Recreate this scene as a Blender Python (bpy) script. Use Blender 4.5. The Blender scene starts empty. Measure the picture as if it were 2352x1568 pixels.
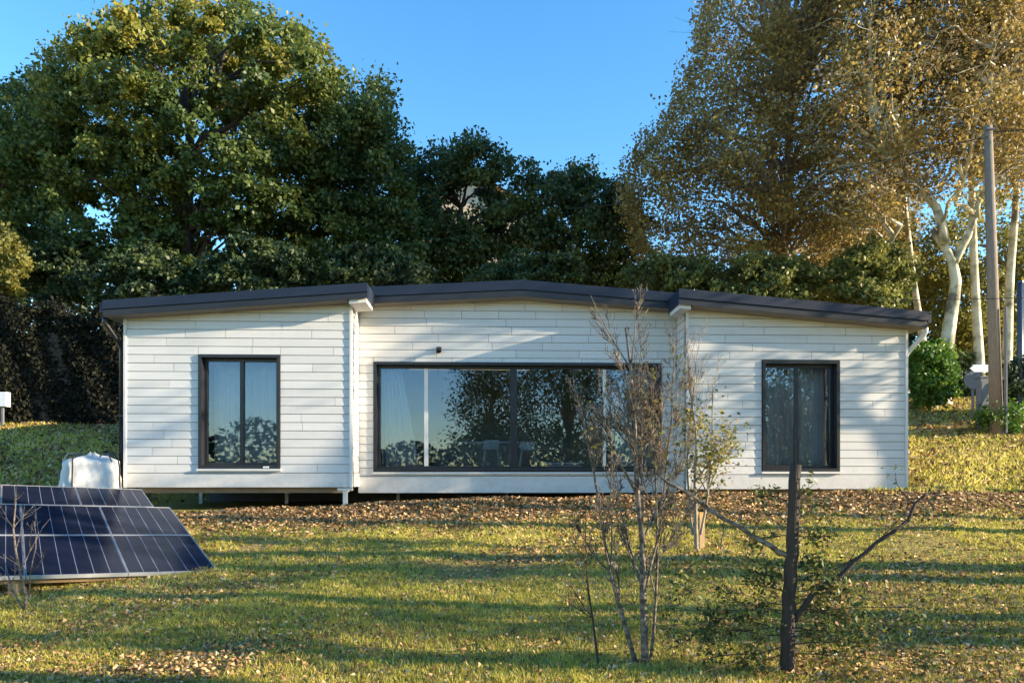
import bpy, math, random
import numpy as np
from mathutils import Vector

R = math.radians
random.seed(7)
rng = np.random.default_rng(7)
scene = bpy.context.scene
C = scene.collection

# ------------------------------------------------------------------ camera, sky, sun, exposure
cam_d = bpy.data.cameras.new('camera')
cam = bpy.data.objects.new('camera', cam_d)
C.objects.link(cam)
cam.location = (0, 0, 2.0)
cam.rotation_euler = (R(90), 0, 0)
cam_d.sensor_width = 36
cam_d.lens = 25
cam_d.shift_y = 0.1259
cam_d.clip_start = 0.05
cam_d.clip_end = 3000
scene.camera = cam

SUN_AZ = 99.0      # degrees clockwise from +Y (the view direction)
SUN_EL = 15.5
world = bpy.data.worlds.new('World')
scene.world = world
world.use_nodes = True
wn = world.node_tree.nodes
sky = wn.new('ShaderNodeTexSky')
sky.sky_type = 'NISHITA'
sky.sun_disc = False
sky.sun_elevation = R(SUN_EL)
sky.sun_rotation = R(SUN_AZ)
sky.air_density = 1.0
sky.dust_density = 0.0
sky.ozone_density = 1.5
sky.altitude = 100
wn['Background'].inputs['Strength'].default_value = 0.145
hsv = wn.new('ShaderNodeHueSaturation')
hsv.inputs['Saturation'].default_value = 1.33
world.node_tree.links.new(sky.outputs[0], hsv.inputs['Color'])
world.node_tree.links.new(hsv.outputs[0], wn['Background'].inputs['Color'])

sun_d = bpy.data.lights.new('sun', 'SUN')
sun_d.energy = 5.0
sun_d.angle = R(0.6)
sun_d.color = (1.0, 0.82, 0.58)
sun = bpy.data.objects.new('sun', sun_d)
C.objects.link(sun)
sd = Vector((math.sin(R(SUN_AZ)) * math.cos(R(SUN_EL)), math.cos(R(SUN_AZ)) * math.cos(R(SUN_EL)), math.sin(R(SUN_EL))))
sun.rotation_euler = sd.to_track_quat('Z', 'Y').to_euler()
sun.location = (20, -5, 15)

scene.view_settings.view_transform = 'Standard'
scene.view_settings.look = 'None'
scene.view_settings.gamma = 1.0
scene.view_settings.exposure = 1.58
scene.view_settings.use_curve_mapping = False
scene.render.engine = 'CYCLES'
scene.cycles.use_denoising = True
scene.cycles.max_bounces = 5
scene.cycles.diffuse_bounces = 2
scene.cycles.transparent_max_bounces = 12
scene.cycles.sample_clamp_indirect = 4

# ------------------------------------------------------------------ helpers
F = 1633.0
def at(x, y, Y):
    """photograph point (2352 px wide) at distance Y -> world"""
    return np.array([(x - 1176) * Y / F, Y, 2 + (1080 - y) * Y / F])

def smooth(a, b, t):
    t = np.clip((t - a) / (b - a), 0, 1)
    return t * t * (3 - 2 * t)

PSI = R(2)
HC, HS = math.cos(PSI), math.sin(PSI)
def house_uv(X, Y):
    return HC * X + HS * (Y - 12.7), -HS * X + HC * (Y - 12.7)

def ground_z(X, Y):
    X = np.asarray(X, float); Y = np.asarray(Y, float)
    yy = np.clip(Y, 0, 13)
    z = 0.47 + 0.006 * yy ** 2
    z = z + 0.26 * np.clip(Y - 13, 0, 11) + 0.17 * np.clip(Y - 24, 0, 26) + 0.03 * np.clip(Y - 50, 0, 200)
    z = z - 0.03 * np.clip(-Y, 0, 60)
    w = np.clip(Y / 13, 0, 1) * (1 - smooth(14, 18, Y))
    z = z + 0.024 * np.clip(X, -12, 14) * w
    z = z + 0.25 * smooth(9, 16, X) * smooth(9, 16, Y)
    # gentle unevenness
    z = z + 0.025 * np.sin(X * 1.3 + 0.7 * Y) * np.sin(Y * 1.1 - 0.4 * X) + 0.012 * np.sin(X * 3.1 - Y * 2.3)
    # mound of leaf litter in front of the raised floor
    z = z + 0.07 * np.exp(-((Y - 12.3) / 0.7) ** 2) * smooth(-6, -1, X) * (1 - smooth(3, 6, X))
    # platform cut into the slope under the house
    u, v = house_uv(X, Y)
    m = smooth(-7.6, -7.0, u) * (1 - smooth(7.3, 8.0, u)) * smooth(-0.2, 0.8, v) * (1 - smooth(6.8, 8.5, v))
    z = np.where(m > 0, z * (1 - m) + np.minimum(z, 1.30) * m, z)
    return z
def gz(x, y):
    return float(ground_z(x, y))

class MB:
    """collects boxes, prisms, tubes and lathes into one mesh"""
    def __init__(s):
        s.v = []; s.f = []
    def add(s, verts, faces):
        n = len(s.v)
        s.v += [tuple(map(float, p)) for p in verts]
        s.f += [tuple(i + n for i in f) for f in faces]
        return s
    def box(s, x0, x1, y0, y1, z0, z1):
        v = [(x0, y0, z0), (x1, y0, z0), (x1, y1, z0), (x0, y1, z0), (x0, y0, z1), (x1, y0, z1), (x1, y1, z1), (x0, y1, z1)]
        return s.add(v, [(0, 3, 2, 1), (4, 5, 6, 7), (0, 1, 5, 4), (1, 2, 6, 5), (2, 3, 7, 6), (3, 0, 4, 7)])
    def prism(s, poly, y0, y1):
        """poly of (x,z) counter-clockwise seen from -y, extruded y0..y1"""
        n = len(poly)
        v = [(p[0], y0, p[1]) for p in poly] + [(p[0], y1, p[1]) for p in poly]
        f = [tuple(range(n)), tuple(range(2 * n - 1, n - 1, -1))]
        for i in range(n):
            j = (i + 1) % n
            f.append((i, i + n, j + n, j))
        return s.add(v, f)
    def tube(s, pts, rad, k=6, cap=True):
        pts = np.asarray(pts, float); n = len(pts)
        rad = np.broadcast_to(np.asarray(rad, float), (n,))
        t = np.gradient(pts, axis=0) if n > 2 else np.repeat((pts[1] - pts[0])[None], n, 0)
        t = t / (np.linalg.norm(t, axis=1)[:, None] + 1e-9)
        ref = np.array([0, 0, 1.0]) if abs(t[:, 2]).mean() < 0.8 else np.array([1.0, 0, 0])
        a = np.cross(t, ref); a /= np.linalg.norm(a, axis=1)[:, None] + 1e-9
        b = np.cross(t, a)
        ang = np.arange(k) * 2 * math.pi / k
        ring = pts[:, None, :] + rad[:, None, None] * (np.cos(ang)[None, :, None] * a[:, None, :] + np.sin(ang)[None, :, None] * b[:, None, :])
        v = ring.reshape(-1, 3)
        f = []
        for i in range(n - 1):
            for j in range(k):
                j2 = (j + 1) % k
                f.append((i * k + j, i * k + j2, (i + 1) * k + j2, (i + 1) * k + j))
        if cap:
            f.append(tuple(range(k - 1, -1, -1))); f.append(tuple((n - 1) * k + j for j in range(k)))
        return s.add(v, f)
    def build(s, name, m, parent=None, smooth_shade=False):
        me = bpy.data.meshes.new(name)
        me.from_pydata(s.v, [], s.f)
        me.update()
        if smooth_shade:
            me.polygons.foreach_set('use_smooth', [True] * len(me.polygons))
        me.materials.append(m)
        o = bpy.data.objects.new(name, me)
        C.objects.link(o)
        if parent is not None:
            o.parent = parent
        return o

def bevel(o, w=0.006, seg=1):
    b = o.modifiers.new('bevel', 'BEVEL'); b.width = w; b.segments = seg; b.limit_method = 'ANGLE'
    return o

def empty(name, loc=(0, 0, 0), rz=0.0):
    o = bpy.data.objects.new(name, None)
    o.empty_display_size = 0.2
    C.objects.link(o)
    o.location = loc; o.rotation_euler = (0, 0, rz)
    return o

def tag(o, label=None, cat=None, group=None, kind=None):
    if label: o['label'] = label
    if cat: o['category'] = cat
    if group: o['group'] = group
    if kind: o['kind'] = kind
    return o

def quads(name, V, tint, m, parent=None, nv=4):
    """V (N*nv,3) -> N polygons with a per-face float attribute tint"""
    N = len(V) // nv
    me = bpy.data.meshes.new(name)
    me.vertices.add(N * nv); me.loops.add(N * nv); me.polygons.add(N)
    me.vertices.foreach_set('co', np.ascontiguousarray(V, dtype=np.float32).ravel())
    me.loops.foreach_set('vertex_index', np.arange(N * nv, dtype=np.int32))
    me.polygons.foreach_set('loop_start', np.arange(0, N * nv, nv, dtype=np.int32))
    me.polygons.foreach_set('loop_total', np.full(N, nv, dtype=np.int32))
    at_ = me.attributes.new('tint', 'FLOAT', 'FACE')
    at_.data.foreach_set('value', np.ascontiguousarray(np.clip(tint, 0, 1), dtype=np.float32))
    me.update(calc_edges=True)
    me.materials.append(m)
    o = bpy.data.objects.new(name, me)
    C.objects.link(o)
    if parent is not None:
        o.parent = parent
    return o

def unit(n):
    return n / (np.linalg.norm(n, axis=-1, keepdims=True) + 1e-9)

def leaf_verts(cen, size, up=0.5, aspect=0.6, fold=0.25, outward=None):
    N = len(cen)
    n = rng.normal(size=(N, 3)); n = unit(n)
    n[:, 2] = n[:, 2] + up
    if outward is not None:
        n = n + 0.8 * outward
    n = unit(n)
    t = unit(np.cross(n, rng.normal(size=(N, 3))))
    b = np.cross(n, t)
    s = np.asarray(size).reshape(-1, 1) * np.ones((N, 1))
    V = np.empty((N, 4, 3))
    V[:, 0] = cen - t * s * 0.5
    V[:, 1] = cen + b * s * 0.5 * aspect + n * s * fold * 0.3
    V[:, 2] = cen + t * s * 0.5 - n * s * fold * 0.4
    V[:, 3] = cen - b * s * 0.5 * aspect + n * s * fold * 0.3
    return V.reshape(-1, 3)

# ------------------------------------------------------------------ materials
def mat(name):
    m = bpy.data.materials.new(name); m.use_nodes = True
    return m, m.node_tree.nodes, m.node_tree.links, m.node_tree.nodes['Principled BSDF']

def plain(name, col, rough=0.6, var=0.12, scale=6.0, metal=0.0, bump=0.0, bscale=60.0, spec=0.5, objvar=0.0, stretch=None):
    m, n, l, p = mat(name)
    p.inputs['Roughness'].default_value = rough
    p.inputs['Metallic'].default_value = metal
    p.inputs['Specular IOR Level'].default_value = spec
    tc = n.new('ShaderNodeTexCoord')
    mp = n.new('ShaderNodeMapping'); l.new(tc.outputs['Object'], mp.inputs[0])
    if stretch: mp.inputs['Scale'].default_value = stretch
    nz = n.new('ShaderNodeTexNoise'); nz.inputs['Scale'].default_value = scale; nz.inputs['Detail'].default_value = 5
    l.new(mp.outputs[0], nz.inputs['Vector'])
    rp = n.new('ShaderNodeValToRGB')
    rp.color_ramp.elements[0].position = 0.3; rp.color_ramp.elements[1].position = 0.7
    rp.color_ramp.elements[0].color = tuple(c * (1 - var) for c in col) + (1,)
    rp.color_ramp.elements[1].color = tuple(min(1, c * (1 + var)) for c in col) + (1,)
    l.new(nz.outputs['Fac'], rp.inputs[0])
    out = rp.outputs[0]
    if objvar:
        oi = n.new('ShaderNodeObjectInfo')
        mr = n.new('ShaderNodeMapRange'); mr.inputs[3].default_value = 1 - objvar; mr.inputs[4].default_value = 1 + objvar
        l.new(oi.outputs['Random'], mr.inputs[0])
        hs = n.new('ShaderNodeHueSaturation'); l.new(mr.outputs[0], hs.inputs['Value']); l.new(out, hs.inputs['Color'])
        out = hs.outputs[0]
    l.new(out, p.inputs['Base Color'])
    if bump:
        bz = n.new('ShaderNodeTexNoise'); bz.inputs['Scale'].default_value = bscale; bz.inputs['Detail'].default_value = 4
        l.new(mp.outputs[0], bz.inputs['Vector'])
        bp = n.new('ShaderNodeBump'); bp.inputs['Strength'].default_value = bump; bp.inputs['Distance'].default_value = 0.02
        l.new(bz.outputs['Fac'], bp.inputs['Height']); l.new(bp.outputs[0], p.inputs['Normal'])
    return m

def leaf_mat(name, stops, trans=0.3, rough=0.5, spec=0.4):
    m, n, l, p = mat(name)
    a = n.new('ShaderNodeAttribute'); a.attribute_name = 'tint'
    rp = n.new('ShaderNodeValToRGB')
    e = rp.color_ramp.elements
    e[0].position, e[0].color = stops[0][0], tuple(stops[0][1]) + (1,)
    e[1].position, e[1].color = stops[-1][0], tuple(stops[-1][1]) + (1,)
    for q, c in stops[1:-1]:
        x = e.new(q); x.color = tuple(c) + (1,)
    l.new(a.outputs['Fac'], rp.inputs[0])
    l.new(rp.outputs[0], p.inputs['Base Color'])
    p.inputs['Roughness'].default_value = rough
    p.inputs['Specular IOR Level'].default_value = spec
    tr = n.new('ShaderNodeBsdfTranslucent'); l.new(rp.outputs[0], tr.inputs[0])
    mx = n.new('ShaderNodeMixShader'); mx.inputs[0].default_value = trans
    l.new(p.outputs[0], mx.inputs[1]); l.new(tr.outputs[0], mx.inputs[2])
    l.new(mx.outputs[0], n['Material Output'].inputs[0])
    return m

M = {}
M['plank'] = plain('white_cladding', (0.645, 0.635, 0.615), 0.55, 0.04, 2.0, objvar=0.05, bump=0.15, bscale=40, stretch=(0.6, 1, 4))
def add_splash(m):
    n, l = m.node_tree.nodes, m.node_tree.links
    p = n['Principled BSDF']; src = p.inputs['Base Color'].links[0].from_socket
    tc = n.new('ShaderNodeTexCoord'); sp = n.new('ShaderNodeSeparateXYZ'); l.new(tc.outputs['Object'], sp.inputs[0])
    mr = n.new('ShaderNodeMapRange'); mr.inputs[1].default_value = 1.55; mr.inputs[2].default_value = 2.25; mr.inputs[3].default_value = 0.40; mr.inputs[4].default_value = 0.0
    l.new(sp.outputs['Z'], mr.inputs[0])
    nz = n.new('ShaderNodeTexNoise'); nz.inputs['Scale'].default_value = 7; nz.inputs['Detail'].default_value = 8; nz.inputs['Roughness'].default_value = .75
    l.new(tc.outputs['Object'], nz.inputs['Vector'])
    st = n.new('ShaderNodeTexNoise'); st.inputs['Scale'].default_value = 1.0; st.inputs['Detail'].default_value = 6
    mp = n.new('ShaderNodeMapping'); mp.inputs['Scale'].default_value = (9, 9, 0.5); l.new(tc.outputs['Object'], mp.inputs[0]); l.new(mp.outputs[0], st.inputs['Vector'])
    r2 = n.new('ShaderNodeMapRange'); r2.inputs[1].default_value = .55; r2.inputs[2].default_value = .8; r2.inputs[3].default_value = 0; r2.inputs[4].default_value = .10
    l.new(st.outputs['Fac'], r2.inputs[0])
    r1 = n.new('ShaderNodeMapRange'); r1.inputs[1].default_value = .42; r1.inputs[2].default_value = .68
    l.new(nz.outputs['Fac'], r1.inputs[0])
    a = n.new('ShaderNodeMath'); a.operation = 'MULTIPLY'; l.new(mr.outputs[0], a.inputs[0]); l.new(r1.outputs[0], a.inputs[1])
    b = n.new('ShaderNodeMath'); b.operation = 'MAXIMUM'; l.new(a.outputs[0], b.inputs[0]); l.new(r2.outputs[0], b.inputs[1])
    mx = n.new('ShaderNodeMix'); mx.data_type = 'RGBA'; l.new(b.outputs[0], mx.inputs['Factor']); l.new(src, mx.inputs['A'])
    mx.inputs['B'].default_value = (0.36, 0.33, 0.26, 1)
    l.new(mx.outputs['Result'], p.inputs['Base Color'])
add_splash(M['plank'])
M['core'] = plain('dark_membrane', (0.17, 0.17, 0.18), 0.8)
M['trim'] = plain('white_trim', (0.68, 0.67, 0.65), 0.5, 0.03)
M['soffit'] = plain('soffit_brown', (0.20, 0.17, 0.145), 0.6, 0.06)
M['slate'] = plain('anthracite_metal', (0.014, 0.022, 0.044), 0.5, 0.15, 2.0, spec=0.35)
M['slate_dark'] = plain('anthracite_recess', (0.016, 0.018, 0.025), 0.5, 0.1)
M['frame'] = plain('black_aluminium', (0.016, 0.017, 0.022), 0.35, 0.1)
M['inner'] = plain('interior_paint', (0.45, 0.43, 0.40), 0.8, 0.04)
M['floorin'] = plain('interior_floor', (0.28, 0.22, 0.16), 0.5, 0.15, 4)
M['curtain'] = plain('curtain_cloth', (0.62, 0.62, 0.60), 0.9, 0.05)
M['wood_white'] = plain('white_wood', (0.75, 0.73, 0.70), 0.5, 0.04)
M['counter'] = plain('counter_beige', (0.42, 0.36, 0.29), 0.6, 0.08)
M['steel'] = plain('galvanised', (0.62, 0.63, 0.64), 0.4, 0.08, 20, metal=0.6)
M['bag'] = plain('woven_white', (0.56, 0.56, 0.55), 0.7, 0.06, 8, bump=0.5, bscale=12)
M['strap'] = plain('black_strap', (0.02, 0.02, 0.025), 0.7)
M['alu'] = plain('panel_frame', (0.55, 0.56, 0.58), 0.35, 0.05, 10, metal=0.5)
M['post'] = plain('raw_timber', (0.42, 0.29, 0.16), 0.8, 0.25, 14, stretch=(6, 6, 1))
M['stake'] = plain('orange_stake', (0.62, 0.33, 0.12), 0.8, 0.2, 14)
M['pole'] = plain('weathered_pole', (0.22, 0.17, 0.13), 0.85, 0.25, 9, bump=0.4, stretch=(8, 8, 0.6))
M['wire'] = plain('black_cable', (0.015, 0.015, 0.015), 0.6)
M['grey_box'] = plain('grey_plastic', (0.13, 0.135, 0.145), 0.6, 0.08)
M['sign'] = plain('sign_white', (0.75, 0.76, 0.78), 0.4, 0.03)
M['blue_dark'] = plain('dark_blue_paint', (0.04, 0.06, 0.10), 0.4, 0.1)
M['render_wall'] = plain('cream_render', (0.62, 0.50, 0.36), 0.85, 0.08)
M['tile'] = plain('clay_tile', (0.42, 0.18, 0.09), 0.8, 0.2, 3)
M['bark_dark'] = plain('bark_dark', (0.050, 0.037, 0.029), 0.9, 0.35, 8, bump=0.6, bscale=25, stretch=(3, 3, 0.6))
M['bark_cut'] = plain('cut_wood', (0.35, 0.25, 0.15), 0.9, 0.2, 20)
M['bark_grey'] = plain('bark_grey', (0.24, 0.20, 0.16), 0.9, 0.35, 9, bump=0.5, bscale=25, stretch=(3, 3, 0.8))

def plane_bark():
    m, n, l, p = mat('pale_flaking_bark')
    tc = n.new('ShaderNodeTexCoord')
    nz = n.new('ShaderNodeTexNoise'); nz.inputs['Scale'].default_value = 2.2; nz.inputs['Detail'].default_value = 6
    l.new(tc.outputs['Object'], nz.inputs['Vector'])
    rp = n.new('ShaderNodeValToRGB')
    e = rp.color_ramp.elements
    e[0].position = 0.36; e[0].color = (0.16, 0.13, 0.09, 1)
    e[1].position = 0.56; e[1].color = (0.62, 0.55, 0.42, 1)
    x = e.new(0.45); x.color = (0.36, 0.33, 0.22, 1)
    l.new(nz.outputs['Fac'], rp.inputs[0]); l.new(rp.outputs[0], p.inputs['Base Color'])
    p.inputs['Roughness'].default_value = 0.8
    return m
M['bark_pale'] = plane_bark()

def birch_bark():
    m, n, l, p = mat('birch_bark')
    tc = n.new('ShaderNodeTexCoord')
    mp = n.new('ShaderNodeMapping'); mp.inputs['Scale'].default_value = (6, 6, 14)
    l.new(tc.outputs['Object'], mp.inputs[0])
    nz = n.new('ShaderNodeTexNoise'); nz.inputs['Scale'].default_value = 2.0; nz.inputs['Detail'].default_value = 4
    l.new(mp.outputs[0], nz.inputs['Vector'])
    rp = n.new('ShaderNodeValToRGB')
    e = rp.color_ramp.elements
    e[0].position = 0.40; e[0].color = (0.075, 0.055, 0.042, 1)
    e[1].position = 0.66; e[1].color = (0.27, 0.22, 0.17, 1)
    l.new(nz.outputs['Fac'], rp.inputs[0]); l.new(rp.outputs[0], p.inputs['Base Color'])
    p.inputs['Roughness'].default_value = 0.8
    return m
M['bark_birch'] = birch_bark()

def glass():
    m, n, l, p = mat('reflective_glass')
    n.remove(p)
    tr = n.new('ShaderNodeBsdfTransparent'); tr.inputs[0].default_value = (0.84, 0.88, 0.90, 1)
    gl = n.new('ShaderNodeBsdfGlossy'); gl.inputs['Roughness'].default_value = 0.01; gl.inputs[0].default_value = (0.58, 0.70, 0.92, 1)
    tc = n.new('ShaderNodeTexCoord')
    nz = n.new('ShaderNodeTexNoise'); nz.inputs['Scale'].default_value = 1.6; nz.inputs['Detail'].default_value = 1
    l.new(tc.outputs['Object'], nz.inputs['Vector'])
    bp = n.new('ShaderNodeBump'); bp.inputs['Strength'].default_value = 0.03; bp.inputs['Distance'].default_value = 0.05
    l.new(nz.outputs['Fac'], bp.inputs['Height']); l.new(bp.outputs[0], gl.inputs['Normal'])
    fr = n.new('ShaderNodeFresnel'); fr.inputs['IOR'].default_value = 1.5
    mr = n.new('ShaderNodeMapRange'); mr.inputs[1].default_value = 0.04; mr.inputs[2].default_value = 1.0
    mr.inputs[3].default_value = 0.11; mr.inputs[4].default_value = 1.0
    l.new(fr.outputs[0], mr.inputs[0])
    mx = n.new('ShaderNodeMixShader')
    l.new(mr.outputs[0], mx.inputs[0]); l.new(tr.outputs[0], mx.inputs[1]); l.new(gl.outputs[0], mx.inputs[2])
    l.new(mx.outputs[0], n['Material Output'].inputs[0])
    return m
M['glass'] = glass()

def cell_mat():
    m, n, l, p = mat('solar_cells')
    tc = n.new('ShaderNodeTexCoord')
    sp = n.new('ShaderNodeSeparateXYZ'); l.new(tc.outputs['Object'], sp.inputs[0])
    def lines(sock, pitch, width):
        a = n.new('ShaderNodeMath'); a.operation = 'DIVIDE'; a.inputs[1].default_value = pitch; l.new(sock, a.inputs[0])
        b = n.new('ShaderNodeMath'); b.operation = 'FRACT'; l.new(a.outputs[0], b.inputs[0])
        c = n.new('ShaderNodeMath'); c.operation = 'LESS_THAN'; c.inputs[1].default_value = width; l.new(b.outputs[0], c.inputs[0])
        return c.outputs[0]
    gx = lines(sp.outputs['X'], 0.1525, 0.038)
    mxm = n.new('ShaderNodeMath'); mxm.operation = 'MAXIMUM'; l.new(gx, mxm.inputs[0]); mxm.inputs[1].default_value = 0.0
    mix = n.new('ShaderNodeMix'); mix.data_type = 'RGBA'
    l.new(mxm.outputs[0], mix.inputs['Factor'])
    mix.inputs['A'].default_value = (0.012, 0.016, 0.035, 1)
    mix.inputs['B'].default_value = (0.24, 0.27, 0.34, 1)
    l.new(mix.outputs['Result'], p.inputs['Base Color'])
    p.inputs['Roughness'].default_value = 0.22
    p.inputs['Specular IOR Level'].default_value = 0.05
    return m
M['cells'] = cell_mat()

M['oak'] = leaf_mat('oak_leaves', [(0, (0.030, 0.055, 0.022)), (0.4, (0.065, 0.11, 0.030)), (0.7, (0.17, 0.20, 0.04)), (1, (0.40, 0.30, 0.04))], 0.35)
M['dark_leaf'] = leaf_mat('evergreen_leaves', [(0, (0.016, 0.030, 0.016)), (0.5, (0.040, 0.068, 0.025)), (1, (0.12, 0.15, 0.04))], 0.25, 0.5, 0.35)
M['gold'] = leaf_mat('autumn_leaves', [(0, (0.12, 0.07, 0.04)), (0.25, (0.23, 0.15, 0.055)), (0.55, (0.31, 0.235, 0.06)), (0.82, (0.48, 0.35, 0.10)), (1, (0.58, 0.21, 0.08))], 0.4)
M['olive'] = leaf_mat('olive_leaves', [(0, (0.07, 0.085, 0.03)), (0.5, (0.16, 0.18, 0.045)), (1, (0.34, 0.32, 0.08))], 0.35)
M['yellow'] = leaf_mat('yellowing_leaves', [(0, (0.10, 0.11, 0.035)), (0.5, (0.24, 0.23, 0.05)), (0.85, (0.42, 0.35, 0.07)), (1, (0.50, 0.26, 0.08))], 0.4)
M['holly'] = leaf_mat('holly_oak_leaves', [(0, (0.025, 0.045, 0.022)), (0.5, (0.055, 0.092, 0.032)), (1, (0.16, 0.19, 0.05))], 0.3, 0.5, 0.4)
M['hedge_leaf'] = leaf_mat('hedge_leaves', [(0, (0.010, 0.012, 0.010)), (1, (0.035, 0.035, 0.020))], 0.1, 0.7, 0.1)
M['bright'] = leaf_mat('bright_leaves', [(0, (0.04, 0.10, 0.015)), (0.6, (0.10, 0.20, 0.025)), (1, (0.24, 0.30, 0.05))], 0.35)
M['sapling_leaf'] = leaf_mat('sapling_leaves', [(0, (0.03, 0.05, 0.02)), (0.5, (0.08, 0.12, 0.03)), (0.8, (0.22, 0.22, 0.05)), (1, (0.36, 0.20, 0.08))], 0.35)
M['grass'] = leaf_mat('grass_blades', [(0, (0.24, 0.155, 0.065)), (0.25, (0.30, 0.28, 0.06)), (0.55, (0.50, 0.475, 0.075)), (0.8, (0.67, 0.57, 0.13)), (1, (0.80, 0.66, 0.30))], 0.4, 0.6, 0.2)
M['litter'] = leaf_mat('dry_leaves', [(0, (0.12, 0.065, 0.033)), (0.45, (0.33, 0.19, 0.085)), (0.8, (0.52, 0.34, 0.16)), (1, (0.66, 0.52, 0.32))], 0.15, 0.7, 0.2)

def ground_mat():
    m, n, l, p = mat('lawn_soil')
    tc = n.new('ShaderNodeTexCoord')
    a = n.new('ShaderNodeTexNoise'); a.inputs['Scale'].default_value = 0.9; a.inputs['Detail'].default_value = 8; a.inputs['Roughness'].default_value = 0.65
    b = n.new('ShaderNodeTexNoise'); b.inputs['Scale'].default_value = 22; b.inputs['Detail'].default_value = 6; b.inputs['Roughness'].default_value = 0.7
    l.new(tc.outputs['Object'], a.inputs['Vector']); l.new(tc.outputs['Object'], b.inputs['Vector'])
    r1 = n.new('ShaderNodeValToRGB'); e = r1.color_ramp.elements
    e[0].position = 0.36; e[0].color = (0.42, 0.29, 0.14, 1)
    e[1].position = 0.64; e[1].color = (0.36, 0.34, 0.09, 1)
    x = e.new(0.5); x.color = (0.44, 0.36, 0.13, 1)
    l.new(a.outputs['Fac'], r1.inputs[0])
    r2 = n.new('ShaderNodeValToRGB'); e = r2.color_ramp.elements
    e[0].position = 0.33; e[0].color = (0.25, 0.25, 0.25, 1)
    e[1].position = 0.7; e[1].color = (1.5, 1.45, 1.3, 1)
    l.new(b.outputs['Fac'], r2.inputs[0])
    mx = n.new('ShaderNodeMix'); mx.data_type = 'RGBA'; mx.blend_type = 'MULTIPLY'; mx.inputs['Factor'].default_value = 1
    l.new(r1.outputs[0], mx.inputs['A']); l.new(r2.outputs[0], mx.inputs['B'])
    l.new(mx.outputs['Result'], p.inputs['Base Color'])
    p.inputs['Roughness'].default_value = 0.95
    p.inputs['Specular IOR Level'].default_value = 0.1
    bp = n.new('ShaderNodeBump'); bp.inputs['Strength'].default_value = 0.9; bp.inputs['Distance'].default_value = 0.05
    l.new(b.outputs['Fac'], bp.inputs['Height']); l.new(bp.outputs[0], p.inputs['Normal'])
    return m
M['ground'] = ground_mat()

# ------------------------------------------------------------------ ground
def axis(parts):
    out = []
    for a, b, n in parts:
        out += list(np.linspace(a, b, n, endpoint=False))
    return np.array(out + [parts[-1][1]])
xs = axis([(-900, -120, 8), (-120, -30, 14), (-30, -12, 24), (-12, 14, 150), (14, 30, 24), (30, 120, 14), (120, 900, 8)])
ys = axis([(-900, -100, 8), (-100, -10, 14), (-10, 3, 20), (3, 24, 150), (24, 60, 30), (60, 200, 10), (200, 1500, 8)])
GX, GY = np.meshgrid(xs, ys)
GZ = ground_z(GX, GY)
V = np.stack([GX, GY, GZ], -1).reshape(-1, 3)
nx, ny = len(xs), len(ys)
faces = [(j * nx + i, j * nx + i + 1, (j + 1) * nx + i + 1, (j + 1) * nx + i) for j in range(ny - 1) for i in range(nx - 1)]
me = bpy.data.meshes.new('ground'); me.from_pydata(V.tolist(), [], faces)
me.polygons.foreach_set('use_smooth', [True] * len(me.polygons)); me.materials.append(M['ground'])
g = bpy.data.objects.new('ground', me); C.objects.link(g); tag(g, kind='structure')

# ------------------------------------------------------------------ house
house = empty('modular_house', (0, 12.7, 0), PSI)
tag(house, 'long low white clad house with dark shallow roofs and recessed middle section', 'house')

def clip(poly, a, b, c):
    """keep a*x+b*z<=c"""
    out = []
    for i in range(len(poly)):
        p, q = poly[i], poly[(i + 1) % len(poly)]
        dp, dq = a * p[0] + b * p[1] - c, a * q[0] + b * q[1] - c
        if dp <= 0: out.append(p)
        if dp * dq < 0:
            t = dp / (dp - dq)
            out.append((p[0] + t * (q[0] - p[0]), p[1] + t * (q[1] - p[1])))
    return out

def clip_roof(poly, lines):
    for (u0, z0, u1, z1) in lines:
        k = (z1 - z0) / (u1 - u0)
        poly = clip(poly, -k, 1, z0 - k * u0)
        if len(poly) < 3: return []
    # drop duplicates
    out = []
    for p in poly:
        if not out or abs(p[0] - out[-1][0]) + abs(p[1] - out[-1][1]) > 1e-4: out.append(p)
    if len(out) > 2 and abs(out[0][0] - out[-1][0]) + abs(out[0][1] - out[-1][1]) < 1e-4: out.pop()
    return out if len(out) >= 3 else []

COURSE = 0.148
def plank_mesh(name, poly, place, parent):
    """weatherboard: bottom edge proud, top edge tucked in; place(u, d, z) -> local point"""
    z0 = min(p[1] for p in poly); z1 = z0 + COURSE
    def dep(z): return 0.017 - 0.008 * min(1, (z - z0) / COURSE)
    n = len(poly)
    v = [place(p[0], dep(p[1]), p[1]) for p in poly] + [place(p[0], 0.001, p[1]) for p in poly]
    f = [tuple(range(n)), tuple(range(2 * n - 1, n - 1, -1))] + [(i, i + n, (i + 1) % n + n, (i + 1) % n) for i in range(n)]
    return MB().add(v, f).build(name, M['plank'], parent)

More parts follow.
